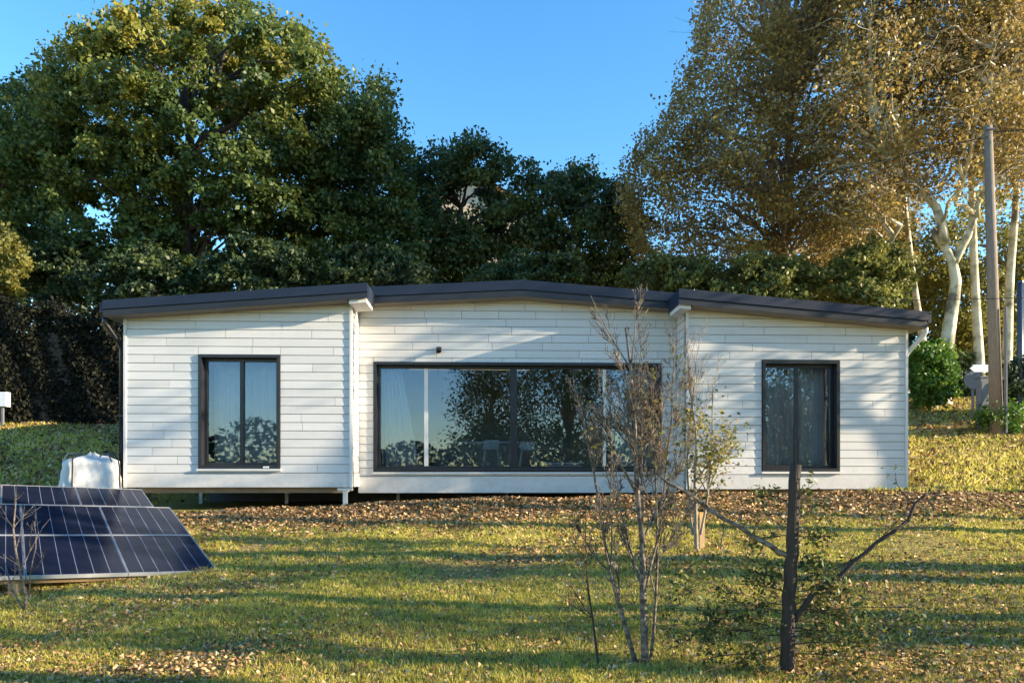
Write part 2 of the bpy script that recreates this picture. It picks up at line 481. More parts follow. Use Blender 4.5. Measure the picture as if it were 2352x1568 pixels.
def make_wall(u0, u1, zb, lines, hole, place, thick, seed, first_course):
    """wall panel + base board + planks.  place(u,d,z): d is distance in front of the panel face"""
    rr = random.Random(seed)
    zt = max(max(l[1], l[3]) for l in lines) + 0.2
    pieces = []
    if hole:
        a, b, w0, w1 = hole
        rects = [(u0, a, zb, zt), (b, u1, zb, zt), (a, b, zb, w0), (a, b, w1, zt)]
    else:
        rects = [(u0, u1, zb, zt)]
    core = MB()
    for (a_, b_, c_, d_) in rects:
        poly = clip_roof([(a_, c_), (b_, c_), (b_, d_), (a_, d_)], lines)
        if poly:
            n = len(poly)
            v = [place(p[0], 0, p[1]) for p in poly] + [place(p[0], -thick, p[1]) for p in poly]
            core.add(v, [tuple(range(n)), tuple(range(2 * n - 1, n - 1, -1))] + [(i, i + n, (i + 1) % n + n, (i + 1) % n) for i in range(n)])
    wall = core.build('wall', M['core'], house)
    # base board
    n4 = [(u0 + 0.003, zb - 0.003), (u1 - 0.003, zb - 0.003), (u1 - 0.003, first_course - 0.012), (u0 + 0.003, first_course - 0.012)]
    v = [place(p[0], 0.026, p[1]) for p in n4] + [place(p[0], 0.001, p[1]) for p in n4]
    MB().add(v, [(0, 1, 2, 3), (7, 6, 5, 4)] + [(i, i + 4, (i + 1) % 4 + 4, (i + 1) % 4) for i in range(4)]).build('base_board', M['plank'], wall)
    z = first_course; k = 0
    while z < zt:
        zc0, zc1 = z, z + COURSE - 0.009
        segs = [(u0 + 0.004, u1 - 0.004, zc0, zc1)]
        if hole:
            a, b, w0, w1 = hole[0] - 0.004, hole[1] + 0.004, hole[2] - 0.004, hole[3] + 0.004
            if zc1 > w0 and zc0 < w1:
                segs = [(u0 + 0.004, a, zc0, zc1), (b, u1 - 0.004, zc0, zc1)]
                if w0 - zc0 > 0.02: segs.append((a, b, zc0, w0))
                if zc1 - w1 > 0.02: segs.append((a, b, w1, zc1))
        for (a, b, c, d) in segs:
            cuts = [a]
            x = a + rr.uniform(0.35, 1.5)
            while x < b - 0.25:
                cuts.append(x); x += rr.choice([0.7, 0.95, 1.2, 1.5])
            cuts.append(b)
            for i in range(len(cuts) - 1):
                poly = clip_roof([(cuts[i], c), (cuts[i + 1] - 0.007, c), (cuts[i + 1] - 0.007, d), (cuts[i], d)], lines)
                if poly and max(p[1] for p in poly) - c > 0.02:
                    plank_mesh('plank', poly, place, wall)
        z += COURSE; k += 1
    return wall

# roof lines (underside where wall stops)
L_ROOF = [(-6.77, 4.70, -2.86, 4.985)]
R_ROOF = [(3.17, 4.935, 7.17, 4.60)]
C_ROOF = [(-2.83, 5.055, 0.21, 5.235), (0.21, 5.235, 3.17, 5.02)]
DEPTH = 6.2
LW = (-5.51, -4.09, 2.035, 4.04)
RW = (4.52, 5.94, 1.985, 3.985)
CW = (-2.57, 2.87, 1.975, 4.04)
front = lambda v0: (lambda u, d, z: (u, v0 - d, z))
make_wall(-6.77, -2.86, 1.71, L_ROOF, LW, front(0.0), 0.2, 1, 1.965)
make_wall(3.17, 7.17, 1.67, R_ROOF, RW, front(0.0), 0.2, 2, 1.935)
make_wall(-2.859, 3.169, 1.585, C_ROOF, CW, front(0.75), 0.2, 3, 1.905)
# the two returns of the recess and the two outer sides
make_wall(0.202, 0.725, 1.71, [(0, 4.965, 6, 4.965)], None, lambda u, d, z: (-2.861 + d, u, z), 0.15, 4, 1.965)
make_wall(-0.725, -0.202, 1.67, [(-6, 4.915, 0, 4.915)], None, lambda u, d, z: (3.171 - d, -u, z), 0.15, 5, 1.935)
make_wall(-DEPTH, -0.202, 1.71, [(-7, 4.69, 0, 4.69)], None, lambda u, d, z: (-6.768 - d, -u, z), 0.15, 6, 1.965)
make_wall(0.202, DEPTH, 1.67, [(0, 4.59, 7, 4.59)], None, lambda u, d, z: (7.168 + d, u, z), 0.15, 7, 1.935)
MB().box(-6.77, 7.17, DEPTH + 0.003, DEPTH + 0.2, 1.6, 4.6).build('rear_wall', M['plank'], house)
# corner trims
for (x, y, zb, zt) in ((-6.776, -0.012, 1.70, 4.69), (-2.852, -0.012, 1.70, 4.96), (3.160, -0.012, 1.66, 4.91), (7.178, -0.012, 1.66, 4.58)):
    MB().box(x - 0.022, x + 0.022, y - 0.024, y + 0.03, zb, zt).build('corner_trim', M['trim'], house)

# roofs: slab, front fascia in two steps, soffit
def roof(name, poly_top, v0, v1, th, extra=None, fmat='slate'):
    """poly_top: list of (u,z) along the upper edge from left to right; slab extends v0..v1"""
    up = poly_top
    lo = [(u, z - th) for u, z in reversed(up)]
    poly = list(reversed(up)) + [(u, z - th) for u, z in up]
    poly = [(u, z - th) for u, z in up] + list(reversed(up))
    mb = MB().prism(poly, v0, v1)
    r = mb.build('roof', M['slate'], house)
    # fascia: upper band stands proud, lower band set back
    b = th * 0.60
    pf = [(u, z - b) for u, z in up] + [(u, z + 0.012) for u, z in reversed(up)]
    MB().prism(pf, v0 - 0.035, v0 - 0.001).build('fascia', M['slate'], r)
    pl = [(u, z - th - 0.015) for u, z in up] + [(u, z - b - 0.012) for u, z in reversed(up)]
    MB().prism(pl, v0 - 0.016, v0 - 0.001).build('fascia', M['slate_dark'], r)
    ps = [(u, z - th - 0.026) for u, z in up] + [(u, z - th - 0.003) for u, z in reversed(up)]
    MB().prism(ps, v0 + 0.002, min(v1, v0 + 0.6)).build('soffit', M['soffit'], r)
    return r
kL = (5.23 - 4.89) / (-2.51 + 7.0)
zl = lambda u: 4.89 + kL * (u + 7.0)
kR = (4.81 - 5.18) / (7.39 - 2.92)
zr = lambda u: 5.18 + kR * (u - 2.92)
rl = roof('l', [(-7.0, zl(-7.0)), (-2.87, zl(-2.87))], -0.30, DEPTH + 0.4, 0.235)
rr_ = roof('r', [(3.18, zr(3.18)), (7.39, zr(7.39))], -0.30, DEPTH + 0.4, 0.245)
# short returns of the wing roofs over the ends of the middle section
for (r_, zf, ua, ub, th) in ((rl, zl, -2.869, -2.51, 0.235), (rr_, zr, 2.92, 3.179, 0.245)):
    band = lambda d0, d1: [(ua, zf(ua) - d1), (ub, zf(ub) - d1), (ub, zf(ub) - d0), (ua, zf(ua) - d0)]
    MB().prism(band(0, th), -0.302, 0.405).build('roof_overhang', M['slate'], r_)
    MB().prism(band(-0.012, th * .6), -0.335, -0.304).build('fascia', M['slate'], r_)
    MB().prism(band(th * .6 + .012, th + .015), -0.316, -0.304).build('fascia', M['slate_dark'], r_)
    ia, ib = (ua + .03, ub - .03) if ua < 0 else (ua + .03, ub - .03)
    MB().prism([(ia, zf(ia) - th - .075), (ib, zf(ib) - th - .075), (ib, zf(ib) - th - .003), (ia, zf(ia) - th - .003)], -0.27, 0.40).build('soffit_box', M['trim'], r_)
rc = roof('c', [(-2.84, 5.34), (0.21, 5.505), (3.16, 5.285)], 0.45, DEPTH + 0.4, 0.27)
# roof vents and small masts seen against the trees
for (u, v, h, rad) in ((-1.35, 3.0, 0.34, 0.035), (-3.95, 1.5, 0.16, 0.03), (3.55, 0.9, 0.36, 0.012)):
    zt = (zl(u) if u < -2.86 else zr(u) if u > 3.17 else 5.37)
    vp = MB(); vp.tube([(u, v, zt - 0.05), (u, v, zt + h)], rad, 8)
    if rad > 0.02: vp.tube([(u, v, zt + h), (u, v, zt + h + 0.05)], rad * 1.5, 8)
    vp.build('vent_pipe', M['steel'], house)

# gutters and downpipes at the two outer eaves
def downpipe(sgn, ue, uw, ze, zb, m):
    p = MB()
    p.tube([(ue, -0.20, ze), (ue, -0.20, ze - 0.08), (ue - sgn * 0.03, -0.17, ze - 0.14), (uw + sgn * 0.05, 0.10, ze - 0.42), (uw + sgn * 0.05, 0.13, ze - 0.52), (uw + sgn * 0.05, 0.13, zb)], 0.042, 8)
    d = p.build('downpipe', m, house, True)
    for zz in (zb + 0.6, zb + 1.7):
        MB().box(uw + sgn * 0.05 - 0.052, uw + sgn * 0.05 + 0.052, 0.08, 0.18, zz, zz + 0.03).build('bracket', m, d)
downpipe(-1, -7.03, -6.86, 4.64, 1.25, M['frame'])
downpipe(1, 7.42, 7.20, 4.56, 1.72, M['trim'])
for (ua, ub, za, zb_) in ((-7.06, -7.003, zl(-7.0) - 0.10, 0), (7.393, 7.45, zr(7.39) - 0.10, 0)):
    MB().box(ua, ub, -0.32, DEPTH + 0.4, za - 0.09, za + 0.06).build('gutter', M['slate'], house)

# windows
def window(hole, v0, mull, proud=0.018, reveal=0.18, bars=None):
    a, b, z0, z1 = hole
    w = MB()
    t = 0.055
    # projecting surround, four mitred-looking members
    for (x0, x1, c0, c1) in ((a, b, z1 - t, z1), (a, b, z0, z0 + t), (a, a + t, z0 + t + .002, z1 - t - .002), (b - t, b, z0 + t + .002, z1 - t - .002)):
        w.box(x0 + 0.001, x1 - 0.001, v0 - 0.022 - proud, v0 + reveal, c0 + 0.001, c1 - 0.001)
    root = w.build('window', M['frame'], house)
    # inner fixed frame
    fr = MB(); g_ = 0.05; yi = v0 + reveal - 0.07
    A, B, Z0, Z1 = a + t + .002, b - t - .002, z0 + t + .002, z1 - t - .002
    for (x0, x1, c0, c1) in ((A, B, Z1 - g_, Z1), (A, B, Z0, Z0 + g_), (A, A + g_, Z0 + g_ + .001, Z1 - g_ - .001), (B - g_, B, Z0 + g_ + .001, Z1 - g_ - .001)):
        fr.box(x0, x1, yi, yi + 0.06, c0, c1)
    fr.build('frame', M['frame'], root)
    xs_ = [A + g_] + mull + [B - g_]
    for (mx, mw, mt) in bars:
        MB().box(mx - mw / 2, mx + mw / 2, yi - 0.012, yi + 0.05, Z0 + g_ + .002, Z1 - g_ - .002).build('mullion', M[mt], root)
    for i in range(len(xs_) - 1):
        l_, r_ = xs_[i], xs_[i + 1]
        if i > 0: l_ += bars[i - 1][1] / 2
        if i < len(xs_) - 2: r_ -= bars[i][1] / 2
        off = 0.012 * (i % 2)
        MB().box(l_ + .002, r_ - .002, yi + 0.02 + off, yi + 0.028 + off, Z0 + g_ + .002, Z1 - g_ - .002).build('pane', M['glass'], root)
    MB().box(a - 0.02, b + 0.02, v0 - 0.07, v0 - 0.002, z0 - 0.042, z0 - 0.004).build('sill', M['trim'], root)
    return root
wl = window(LW, 0.0, [-4.80], bars=[(-4.80, 0.065, 'frame')])
window(RW, 0.0, [5.20], bars=[(5.20, 0.065, 'frame')])
wc = window(CW, 0.75, [-1.60, 0.06, 1.80], bars=[(-1.60, 0.075, 'wood_white'), (0.06, 0.13, 'frame'), (1.80, 0.06, 'wood_white')])  # left mullion coloured white to stand for its sunlit edge
MB().box(-4.38, -4.28, -0.052, -0.042, 2.045, 2.075).build('latch', M['wood_white'], wl)

# interior shell
for (ua, ub, va) in ((-6.6, -3.03, 0.21), (-2.87, 3.18, 0.96), (3.34, 7.0, 0.21)):
    MB().box(ua, ub, va, DEPTH, 1.60, 1.76).build('interior_floor', M['floorin'], house)
    MB().box(ua, ub, va, 4.595, 4.45, 4.50).build('interior_ceiling', M['inner'], house)
MB().box(-6.6, 7.0, 4.6, 4.7, 1.77, 4.44).build('interior_wall', M['inner'], house)
MB().box(-3.02, -2.88, 0.97, 4.59, 1.77, 4.44).build('interior_wall', M['inner'], house)
MB().box(3.19, 3.33, 0.97, 4.59, 1.77, 4.44).build('interior_wall', M['inner'], house)
MB().box(-6.7, 7.1, 3.6, 3.72, 0.9, 1.595).build('underfloor_light_block', M['core'], house)  # added dark screen, blocks light from behind so the underfloor gap stays black
# piers under the floor
for (u, v, zb) in ((-6.5, 2.6, 1.7), (-4.7, 2.6, 1.7), (-2.96, 0.02, 1.7), (-2.4, 3.0, 1.56), (0, 3.0, 1.56)):
    p = MB(); p.box(u - 0.035, u + 0.035, v - 0.03, v + 0.04, 1.0, zb - 0.02); p.box(u - 0.13, u + 0.13, v - 0.045, v + 0.05, zb - 0.055, zb - 0.012)
    p.build('pier', M['steel'], house)

# exterior lamp over the big window
lp = empty('wall_lamp', (0, 0, 0))
def hw(u, v, z): return (HC * u - HS * v, 12.7 + HS * u + HC * v, z)
lp.location = hw(-1.35, 0.728, 4.27); lp.rotation_euler = (0, 0, PSI)
MB().box(-0.045, 0.045, -0.03, 0.0, -0.05, 0.05).build('back_plate', M['frame'], lp)
MB().tube([(0, -0.03, 0.0), (0, -0.09, -0.02), (0, -0.12, -0.05)], [0.03, 0.035, 0.045], 8).build('lamp_head', M['frame'], lp)
tag(lp, 'small dark lamp on the white wall above the wide window', 'lamp')

# things inside
def curtain(name, label, u0t, u1t, u0b, u1b, v, zt, zb, waves):
    n = 40; rows = 8; V = []; Fc = []
    for j in range(rows + 1):
        t = j / rows
        for i in range(n + 1):
            s = i / n
            u = (u0t + (u1t - u0t) * s) * (1 - t) + (u0b + (u1b - u0b) * s) * t
            V.append((u, v + 0.045 * math.sin(s * waves * 2 * math.pi) + 0.015 * math.sin(9 * s + 3 * t), zt + (zb - zt) * t))
    for j in range(rows):
        for i in range(n):
            a = j * (n + 1) + i
            Fc.append((a, a + 1, a + n + 2, a + n + 1))
    o = MB().add(V, Fc).build(name, M['curtain'], None, True)
    o.location = (0, 12.7, 0); o.rotation_euler = (0, 0, PSI)
    so = o.modifiers.new('thick', 'SOLIDIFY'); so.thickness = 0.004
    tag(o, label, 'curtain')
curtain('curtain', 'pale curtain behind the leftmost pane of the wide window', -2.47, -2.10, -2.47, -1.72, 1.08, 3.98, 2.0, 6)
curtain('curtain', 'pale curtain behind the rightmost pane of the wide window', 2.0, 2.78, 1.95, 2.78, 1.08, 3.98, 1.9, 8)
curtain('curtain', 'pale net curtain added to haze the left hand tall window', -5.42, -4.18, -5.42, -4.18, 0.46, 3.98, 2.0, 9)  # added sheet, catches skylight to give this glass its pale haze
curtain('curtain', 'grey net curtain filling the right hand tall window', 4.6, 5.86, 4.6, 5.86, 0.42, 3.95, 2.0, 12)

def stool(u, v, label):
    s = empty('bar_stool', hw(u, v, 1.765)); s.rotation_euler = (0, 0, PSI)
    bevel(MB().box(-0.17, 0.17, -0.17, 0.17, 0.66, 0.70).build('seat', M['wood_white'], s), 0.01)
    MB().box(-0.16, 0.16, 0.14, 0.17, 0.71, 0.86).build('backrest', M['wood_white'], s)
    for (x, y) in ((-1, -1), (1, -1), (-1, 1), (1, 1)):
        MB().tube([(x * 0.23, y * 0.2, 0), (x * 0.12, y * 0.12, 0.66)], 0.022, 6).build('leg', M['wood_white'], s)
    MB().box(-0.19, 0.19, -0.185, -0.165, 0.22, 0.25).build('footrest', M['wood_white'], s)
    tag(s, label, 'stool', 'stools behind the wide window')
stool(-0.36, 1.75, 'white bar stool seen through the wide window left of its middle mullion')
stool(0.42, 2.5, 'white bar stool seen through the wide window right of its middle mullion')
k = empty('kitchen_counter', hw(-0.7, 3.0, 1.765)); k.rotation_euler = (0, 0, PSI)
MB().box(-0.9, 0.9, -0.3, 0.3, 0, 0.82).build('cabinet', M['counter'], k)
MB().box(-0.95, 0.95, -0.34, 0.34, 0.822, 0.862).build('worktop', M['wood_white'], k)
tag(k, 'beige kitchen counter inside the room behind the wide window', 'counter')
for (u, lab) in ((-1.25, 'first'), (-0.95, 'second')):
    pass
tb = empty('low_table', hw(1.1, 1.75, 1.765)); tb.rotation_euler = (0, 0, PSI)
MB().box(-0.4, 0.4, -0.25, 0.25, 0.36, 0.40).build('table_top', M['wood_white'], tb)
MB().box(-0.36, 0.36, -0.20, 0.20, 0.10, 0.355).build('drawer_box', M['wood_white'], tb)
for (x, y) in ((-1, -1), (1, -1), (-1, 1), (1, 1)):
    MB().box(x * .35 - .02, x * .35 + .02, y * .19 - .02, y * .19 + .02, 0, 0.099).build('leg', M['wood_white'], tb)
tag(tb, 'low white table standing low behind the right half of the wide window', 'table')

# ------------------------------------------------------------------ solar panels
def panel_table():
    sc = 0.93
    A = np.array([-0.414, 1, -0.1408]) * 9 * sc
    T = np.array([-0.4813, 1, -0.05205]) * 11.65 * sc
    L = np.array([-0.72, 1, -0.1408]) * 7.676 * sc
    Mp = (A + T) / 2; my = Mp[2] / Mp[1]
    d = unit(T - A)
    # row direction: level in the view at half height and square to the slope
    k = np.array([-0.72, 1, my]); YL = Mp.dot(d) / k.dot(d)
    e = unit(k * YL - Mp); n = np.cross(-e, d); n = unit(n)
    O = A + np.array([0, 0, 2.0])
    return O, e, d, n, np.linalg.norm(T - A)
PO, PE, PD, PN, PLEN = panel_table()
PW, PL_ = 0.93, PLEN / 2
from mathutils import Matrix
def panel_frame(o, origin):
    mtx = Matrix(((-PE[0], PD[0], PN[0], origin[0]), (-PE[1], PD[1], PN[1], origin[1]), (-PE[2], PD[2], PN[2], origin[2]), (0, 0, 0, 1)))
    o.matrix_world = mtx
names = {}
proto = None
rowname = ['front', 'middle', 'rear']
colname = ['rightmost', 'second from the right', 'third from the right', 'fourth from the right', 'fifth from the right']
for row in range(3):
    for col in range(4):
        shift = 0.0 if row < 2 else 0.22
        o = PO + PE * (col * (PW + 0.006) + PW + shift) + PD * (row * (PL_ + 0.006))
        if proto is None:
            root = empty('solar_panel'); proto = root
            f = MB(); t = 0.016
            f.box(0, PW, 0, t, -0.035, 0.004); f.box(0, PW, PL_ - t, PL_, -0.035, 0.004)
            f.box(0, t * .35, t + .001, PL_ - t - .001, -0.035, 0.003); f.box(PW - t * .35, PW, t + .001, PL_ - t - .001, -0.035, 0.003)
            parts = [f.build('frame', M['alu'], root), MB().box(t * .35 + .001, PW - t * .35 - .001, t + .001, PL_ - t - .001, -0.030, -0.002).build('cells', M['cells'], root)]
        else:
            root = empty('solar_panel')
            for p in parts:
                c = p.copy(); C.objects.link(c); c.parent = root
        panel_frame(root, o)
        if row == 2: root.scale = (1, 0.78, 1)
        tag(root, '%s dark blue solar panel in the %s row on the grass' % (colname[col], rowname[row]), 'solar panel', 'solar panels of the ground array')
# timber posts and rails under the array
rk = empty('panel_rack', (-4.2, 7.6, gz(-4.2, 7.6)))
def rackpt(a, b, down): return PO + PE * a + PD * b - PN * down
for b in (0.08, PL_ - 0.1, 2 * PL_ - 0.1, 3 * PL_ - 0.2):
    p = MB(); p.tube([rackpt(0.25, b, 0.075) - np.array(rk.location), rackpt(3.8, b, 0.075) - np.array(rk.location)], 0.03, 4); p.build('rail', M['post'], rk)
for a in (1.95, 3.3):
    for b in (0.1, PL_, 2 * PL_, 3 * PL_ - 0.2):
        q = rackpt(a, b, 0.10); zg = gz(q[0], q[1]) - 0.15
        MB().box(q[0] - .045 - rk.location.x, q[0] + .045 - rk.location.x, q[1] - .045 - rk.location.y, q[1] + .045 - rk.location.y, zg - rk.location.z, q[2] - rk.location.z).build('post', M['post'], rk)
tag(rk, 'timber posts and rails holding up the solar panels', 'rack')

# ------------------------------------------------------------------ bulk bag
def bulk_bag():
    x0, y0 = -7.22, 12.22
    z0 = gz(x0, y0) - 0.02
    b = empty('bulk_bag', (x0, y0, z0), R(20))
    n = 96; rings = [(h_, 0.84 + 0.20 * math.sin(math.pi * min(1, h_ / 1.15 + .12)) ** .7) for h_ in np.linspace(0, .90, 12)] + [(.96, .93), (1.0, .84), (1.03, .70), (1.05, .50), (1.06, .30), (1.10, .14), (1.13, .10)]
    V = []; Fc = []
    rr = random.Random(4)
    for j, (h, s) in enumerate(rings):
        for i in range(n):
            a = 2 * math.pi * i / n
            c, s_ = math.cos(a), math.sin(a)
            k_ = 1 / ((abs(c) ** 4.5 + abs(s_) ** 4.5) ** (1 / 4.5))
            r = 0.43 * s * k_ * (1 + 0.018 * math.sin(5 * a + h * 6) + 0.016 * math.sin(13 * a - h * 9) + 0.012 * math.sin(23 * a + h * 17) + 0.012 * math.sin(h * 21 + 3 * math.sin(2 * a)))
            V.append((r * c, r * s_, h * 0.98 + 0.022 * math.sin(3 * a + 1) * min(1, h * 1.5) + 0.012 * math.sin(9 * a) * (h > .9)))
    for j in range(len(rings) - 1):
        for i in range(n):
            Fc.append((j * n + i, j * n + (i + 1) % n, (j + 1) * n + (i + 1) % n, (j + 1) * n + i))
    Fc.append(tuple((len(rings) - 1) * n + i for i in range(n))); Fc.append(tuple(range(n - 1, -1, -1)))
    MB().add(V, Fc).build('sack', M['bag'], b, True)
    for (px_, py_, qx, qy) in ((-.20, -.462, -.20, -.30), (.46, -.22, .30, -.22)):
        MB().tube([(px_, py_, .05), (px_ * 1.01, py_ * 1.01, .5), (px_ * .98, py_ * .98, .86), (px_ * .85 + qx * .15, py_ * .85 + qy * .15, .99), (qx, qy, 1.06)], 0.013, 5).build('lifting_strap', M['strap'], b)
    for (sx, sy) in ((-1, -1), (1, -1), (1, 1), (-1, 1)):
        MB().tube([(sx * .36, sy * .36, .96), (sx * .30, sy * .30, 1.09), (sx * .20, sy * .24, 1.10), (sx * .16, sy * .22, 1.04)], 0.012, 5).build('lifting_loop', M['blue_dark'], b)
    tag(b, 'white woven bulk bag with black straps between house and solar panels', 'bag')
bulk_bag()

# ------------------------------------------------------------------ trees
def poly_inside(poly, x, y):
    inside = np.zeros(len(x), bool)
    n = len(poly)
    for i in range(n):
        x0, y0 = poly[i]; x1, y1 = poly[(i + 1) % n]
        c = ((y0 > y) != (y1 > y)) & (x < (x1 - x0) * (y - y0) / (y1 - y0 + 1e-9) + x0)
        inside ^= c
    return inside

def sample_outline(poly, n, holes=(), mind=0, inset=0):
    P = np.array(poly, float); lo, hi = P.min(0), P.max(0)
    out = []
    tries = 0
    while len(out) < n and tries < 60:
        q = rng.uniform(lo, hi, size=(n, 2)); tries += 1
        k = poly_inside(poly, q[:, 0], q[:, 1])
        for a in np.arange(8) * math.pi / 4:
            k &= poly_inside(poly, q[:, 0] + inset * math.cos(a), q[:, 1] + inset * math.sin(a))
        q = q[k]
        for p in q:
            if any((p[0] - h[0]) ** 2 + (p[1] - h[1]) ** 2 < h[2] ** 2 for h in holes): continue
            if mind and out and min((p[0] - o[0]) ** 2 + (p[1] - o[1]) ** 2 for o in out[-400:]) < mind ** 2: continue
            out.append(p)
            if len(out) >= n: break
    return np.array(out)

def path(p0, p1, n=6, bow=0.15, jit=0.08):
    p0 = np.asarray(p0, float); p1 = np.asarray(p1, float)
    L = np.linalg.norm(p1 - p0)
    t = np.linspace(0, 1, n)[:, None]
    P = p0 + (p1 - p0) * t
    P = P + np.sin(t * math.pi) * np.array([0, 0, bow * L]) + np.sin(t * math.pi) * rng.normal(size=(n, 3)) * jit * L * 0.5
    P[0] = p0; P[-1] = p1
    return P

def crown_tree(name, label, base, outline, Y, depth, nclump, cr, per, lsize, mname, bark, trunk_r, holes=(), group=None,
               tintfun=None, up=0.4, trunk=None, spread=0.30, twigs=0, cat='tree', nbranch=40, ntw=10, mind=0, limbs=None, inset=None, fringe=0):
    """a tree whose crown volume was measured from its outline at distance Y; clumps fill it front to back"""
    base = np.asarray(base, float)
    root = empty(name, base)
    P = sample_outline(outline, nclump, holes, mind, inset if inset is not None else min(0.4 * cr * F / Y, 0.3 * float(np.ptp(np.array(outline, float), axis=0).min()) / 2))
    ctr = np.array(outline, float).mean(0); ext = (np.array(outline).max(0) - np.array(outline).min(0)) / 2
    rel = np.clip(np.linalg.norm((P - ctr) / ext, axis=1), 0, 1)
    dy = rng.uniform(-1, 1, len(P)) * depth * np.sqrt(1 - 0.8 * rel ** 2)
    cen = np.array([at(p[0], p[1], Y + d_) for p, d_ in zip(P, dy)])
    # leaves: twiglets inside clumps
    K = ntw
    crv = np.repeat(cr * rng.uniform(0.55, 1.25, len(cen)), K)[:, None]
    tw = np.repeat(cen, K, 0) + unit(rng.normal(size=(len(cen) * K, 3))) * (crv * rng.uniform(0.25, 1.0, (len(cen) * K, 1)) ** 0.6) * np.array([1, 1, 0.75])
    m_ = max(1, per // K)
    cl = np.repeat(tw, m_, 0)
    pos = cl + np.clip(rng.normal(size=cl.shape), -1.7, 1.7) * np.repeat(crv, m_, 0) * spread * np.array([1, 1, 0.7])
    sz = lsize * rng.uniform(0.6, 1.25, len(pos))
    outw = unit(pos - np.repeat(np.repeat(cen, K, 0), m_, 0))
    V = leaf_verts(pos, sz, up, 0.65, 0.3, outw * 0.5)
    clt = np.repeat(rng.uniform(0, 1, len(cen)), K * m_)
    twt = np.repeat(rng.uniform(0, 1, len(tw)), m_)
    if fringe:
        # loose sprays that break the outline of the crown
        pl = np.array(outline, float); e0 = rng.integers(0, len(pl), fringe); tt_ = rng.uniform(0, 1, (fringe, 1))
        q = pl[e0] * (1 - tt_) + pl[(e0 + 1) % len(pl)] * tt_ + rng.normal(size=(fringe, 2)) * 9
        q = q[q[:, 1] < pl[:, 1].max() - 60]
        fc = np.array([at(a_[0], a_[1], Y + rng.uniform(-.5, .5) * depth) for a_ in q])
        nf = 34
        fp = np.repeat(fc, nf, 0) + np.clip(rng.normal(size=(len(fc) * nf, 3)), -1.4, 1.4) * np.repeat(rng.uniform(.12, .36, len(fc)), nf)[:, None]
        V = np.concatenate([V, leaf_verts(fp, lsize * rng.uniform(.6, 1.2, len(fp)), up, .65, .3)])
        pos = np.concatenate([pos, fp]); clt = np.concatenate([clt, np.repeat(rng.uniform(0, 1, len(fc)), nf)]); twt = np.concatenate([twt, rng.uniform(0, 1, len(fp))])
    if tintfun is not None:
        tint = tintfun(pos, clt, twt)
    else:
        tint = 0.45 * clt + 0.25 * twt + 0.3 * rng.uniform(0, 1, len(pos))
    if trunk is None:
        top = cen[np.argmax(cen[:, 2])].copy(); c0 = cen.mean(0)
        trunk = [base - np.array([0, 0, 0.3]), base + np.array([0.1, 0, 1.5]), base * 0.5 + c0 * 0.5 + np.array([0, 0, -0.5]), c0 + np.array([0.2, 0.2, 1.0])]
    tp = np.array(trunk, float)
    # densify trunk
    tt = np.linspace(0, len(tp) - 1, 14); ti = np.arange(len(tp))
    tr = np.stack([np.interp(tt, ti, tp[:, k]) for k in range(3)], 1)
    trr = np.linspace(trunk_r, trunk_r * 0.35, len(tr)); trr[0] *= 1.25
    mb = MB(); mb.tube(tr - base, trr, 9)
    mb.build('trunk', M[bark], root, True)
    br = MB()
    allp = [tr]
    if limbs:
        for lb in limbs:
            lp_, r0, r1 = lb
            lp_ = np.array(lp_, float)
            t2 = np.linspace(0, len(lp_) - 1, 10); q = np.stack([np.interp(t2, np.arange(len(lp_)), lp_[:, k]) for k in range(3)], 1)
            q[1:-1] += rng.normal(size=(8, 3)) * 0.06
            MB().tube(q - base, np.linspace(r0, r1, 10), 8).build('limb', M[bark], root, True)
            allp.append(q)
    sk = np.concatenate(allp)
    idx = rng.permutation(len(cen))[:nbranch]
    for i in idx:
        c = cen[i]
        dd = np.linalg.norm(sk - c, axis=1) + 3.0 * np.clip(sk[:, 2] - c[2] + 0.5, 0, None)
        s0 = sk[np.argmin(dd)]
        L = np.linalg.norm(c - s0)
        q = path(s0, c, 7, 0.10, 0.10)
        r0 = min(trunk_r * 0.4, 0.018 * L + 0.02)
        br.tube(q - base, np.linspace(r0, 0.012, 7), 5, False)
        for _ in range(twigs):
            e = c + rng.normal(size=3) * cr * np.array([1, 1, .8])
            br.tube(path(q[-2], e, 4, 0.05, 0.1) - base, np.linspace(0.014, 0.005, 4), 3, False)
    if br.v: br.build('branches', M[bark], root, True)['kind'] = 'stuff'
    cr_ = quads('crown', V - base, tint, M[mname], root)
    cr_['kind'] = 'stuff'
    tag(root, label, cat, group)
    return root

def ground_at_px(x, Y): 
    X = (x - 1176) * Y / F
    return (X, Y, gz(X, Y))

GB = 'trees behind the house'
oak1 = [(120, 140), (180, 65), (260, 35), (330, 25), (420, 12), (530, 12), (590, 30), (650, 60), (700, 70), (715, 115), (745, 155), (785, 165), (770, 230), (720, 330), (700, 480), (660, 640), (300, 660), (180, 600), (120, 450), (110, 300), (95, 210)]
ohole = [(290, 140, 26), (400, 172, 34), (475, 182, 30), (540, 118, 20), (640, 190, 24), (530, 315, 26), (690, 285, 24), (250, 225, 20), (205, 250, 20), (340, 100, 18), (600, 130, 18), (590, 260, 22), (430, 300, 18), (160, 170, 18), (700, 200, 16), (320, 300, 16)]
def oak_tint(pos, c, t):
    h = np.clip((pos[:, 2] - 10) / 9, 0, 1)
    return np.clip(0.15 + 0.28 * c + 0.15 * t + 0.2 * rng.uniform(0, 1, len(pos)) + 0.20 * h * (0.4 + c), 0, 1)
crown_tree('oak_tree', 'tallest leafy green oak with yellowing top left of the house', ground_at_px(430, 26), oak1, 26, 3.4, 225, 0.62, 400, 0.19, 'oak', 'bark_dark', 0.42, ohole, GB, oak_tint, nbranch=90, fringe=160, ntw=9, mind=20)
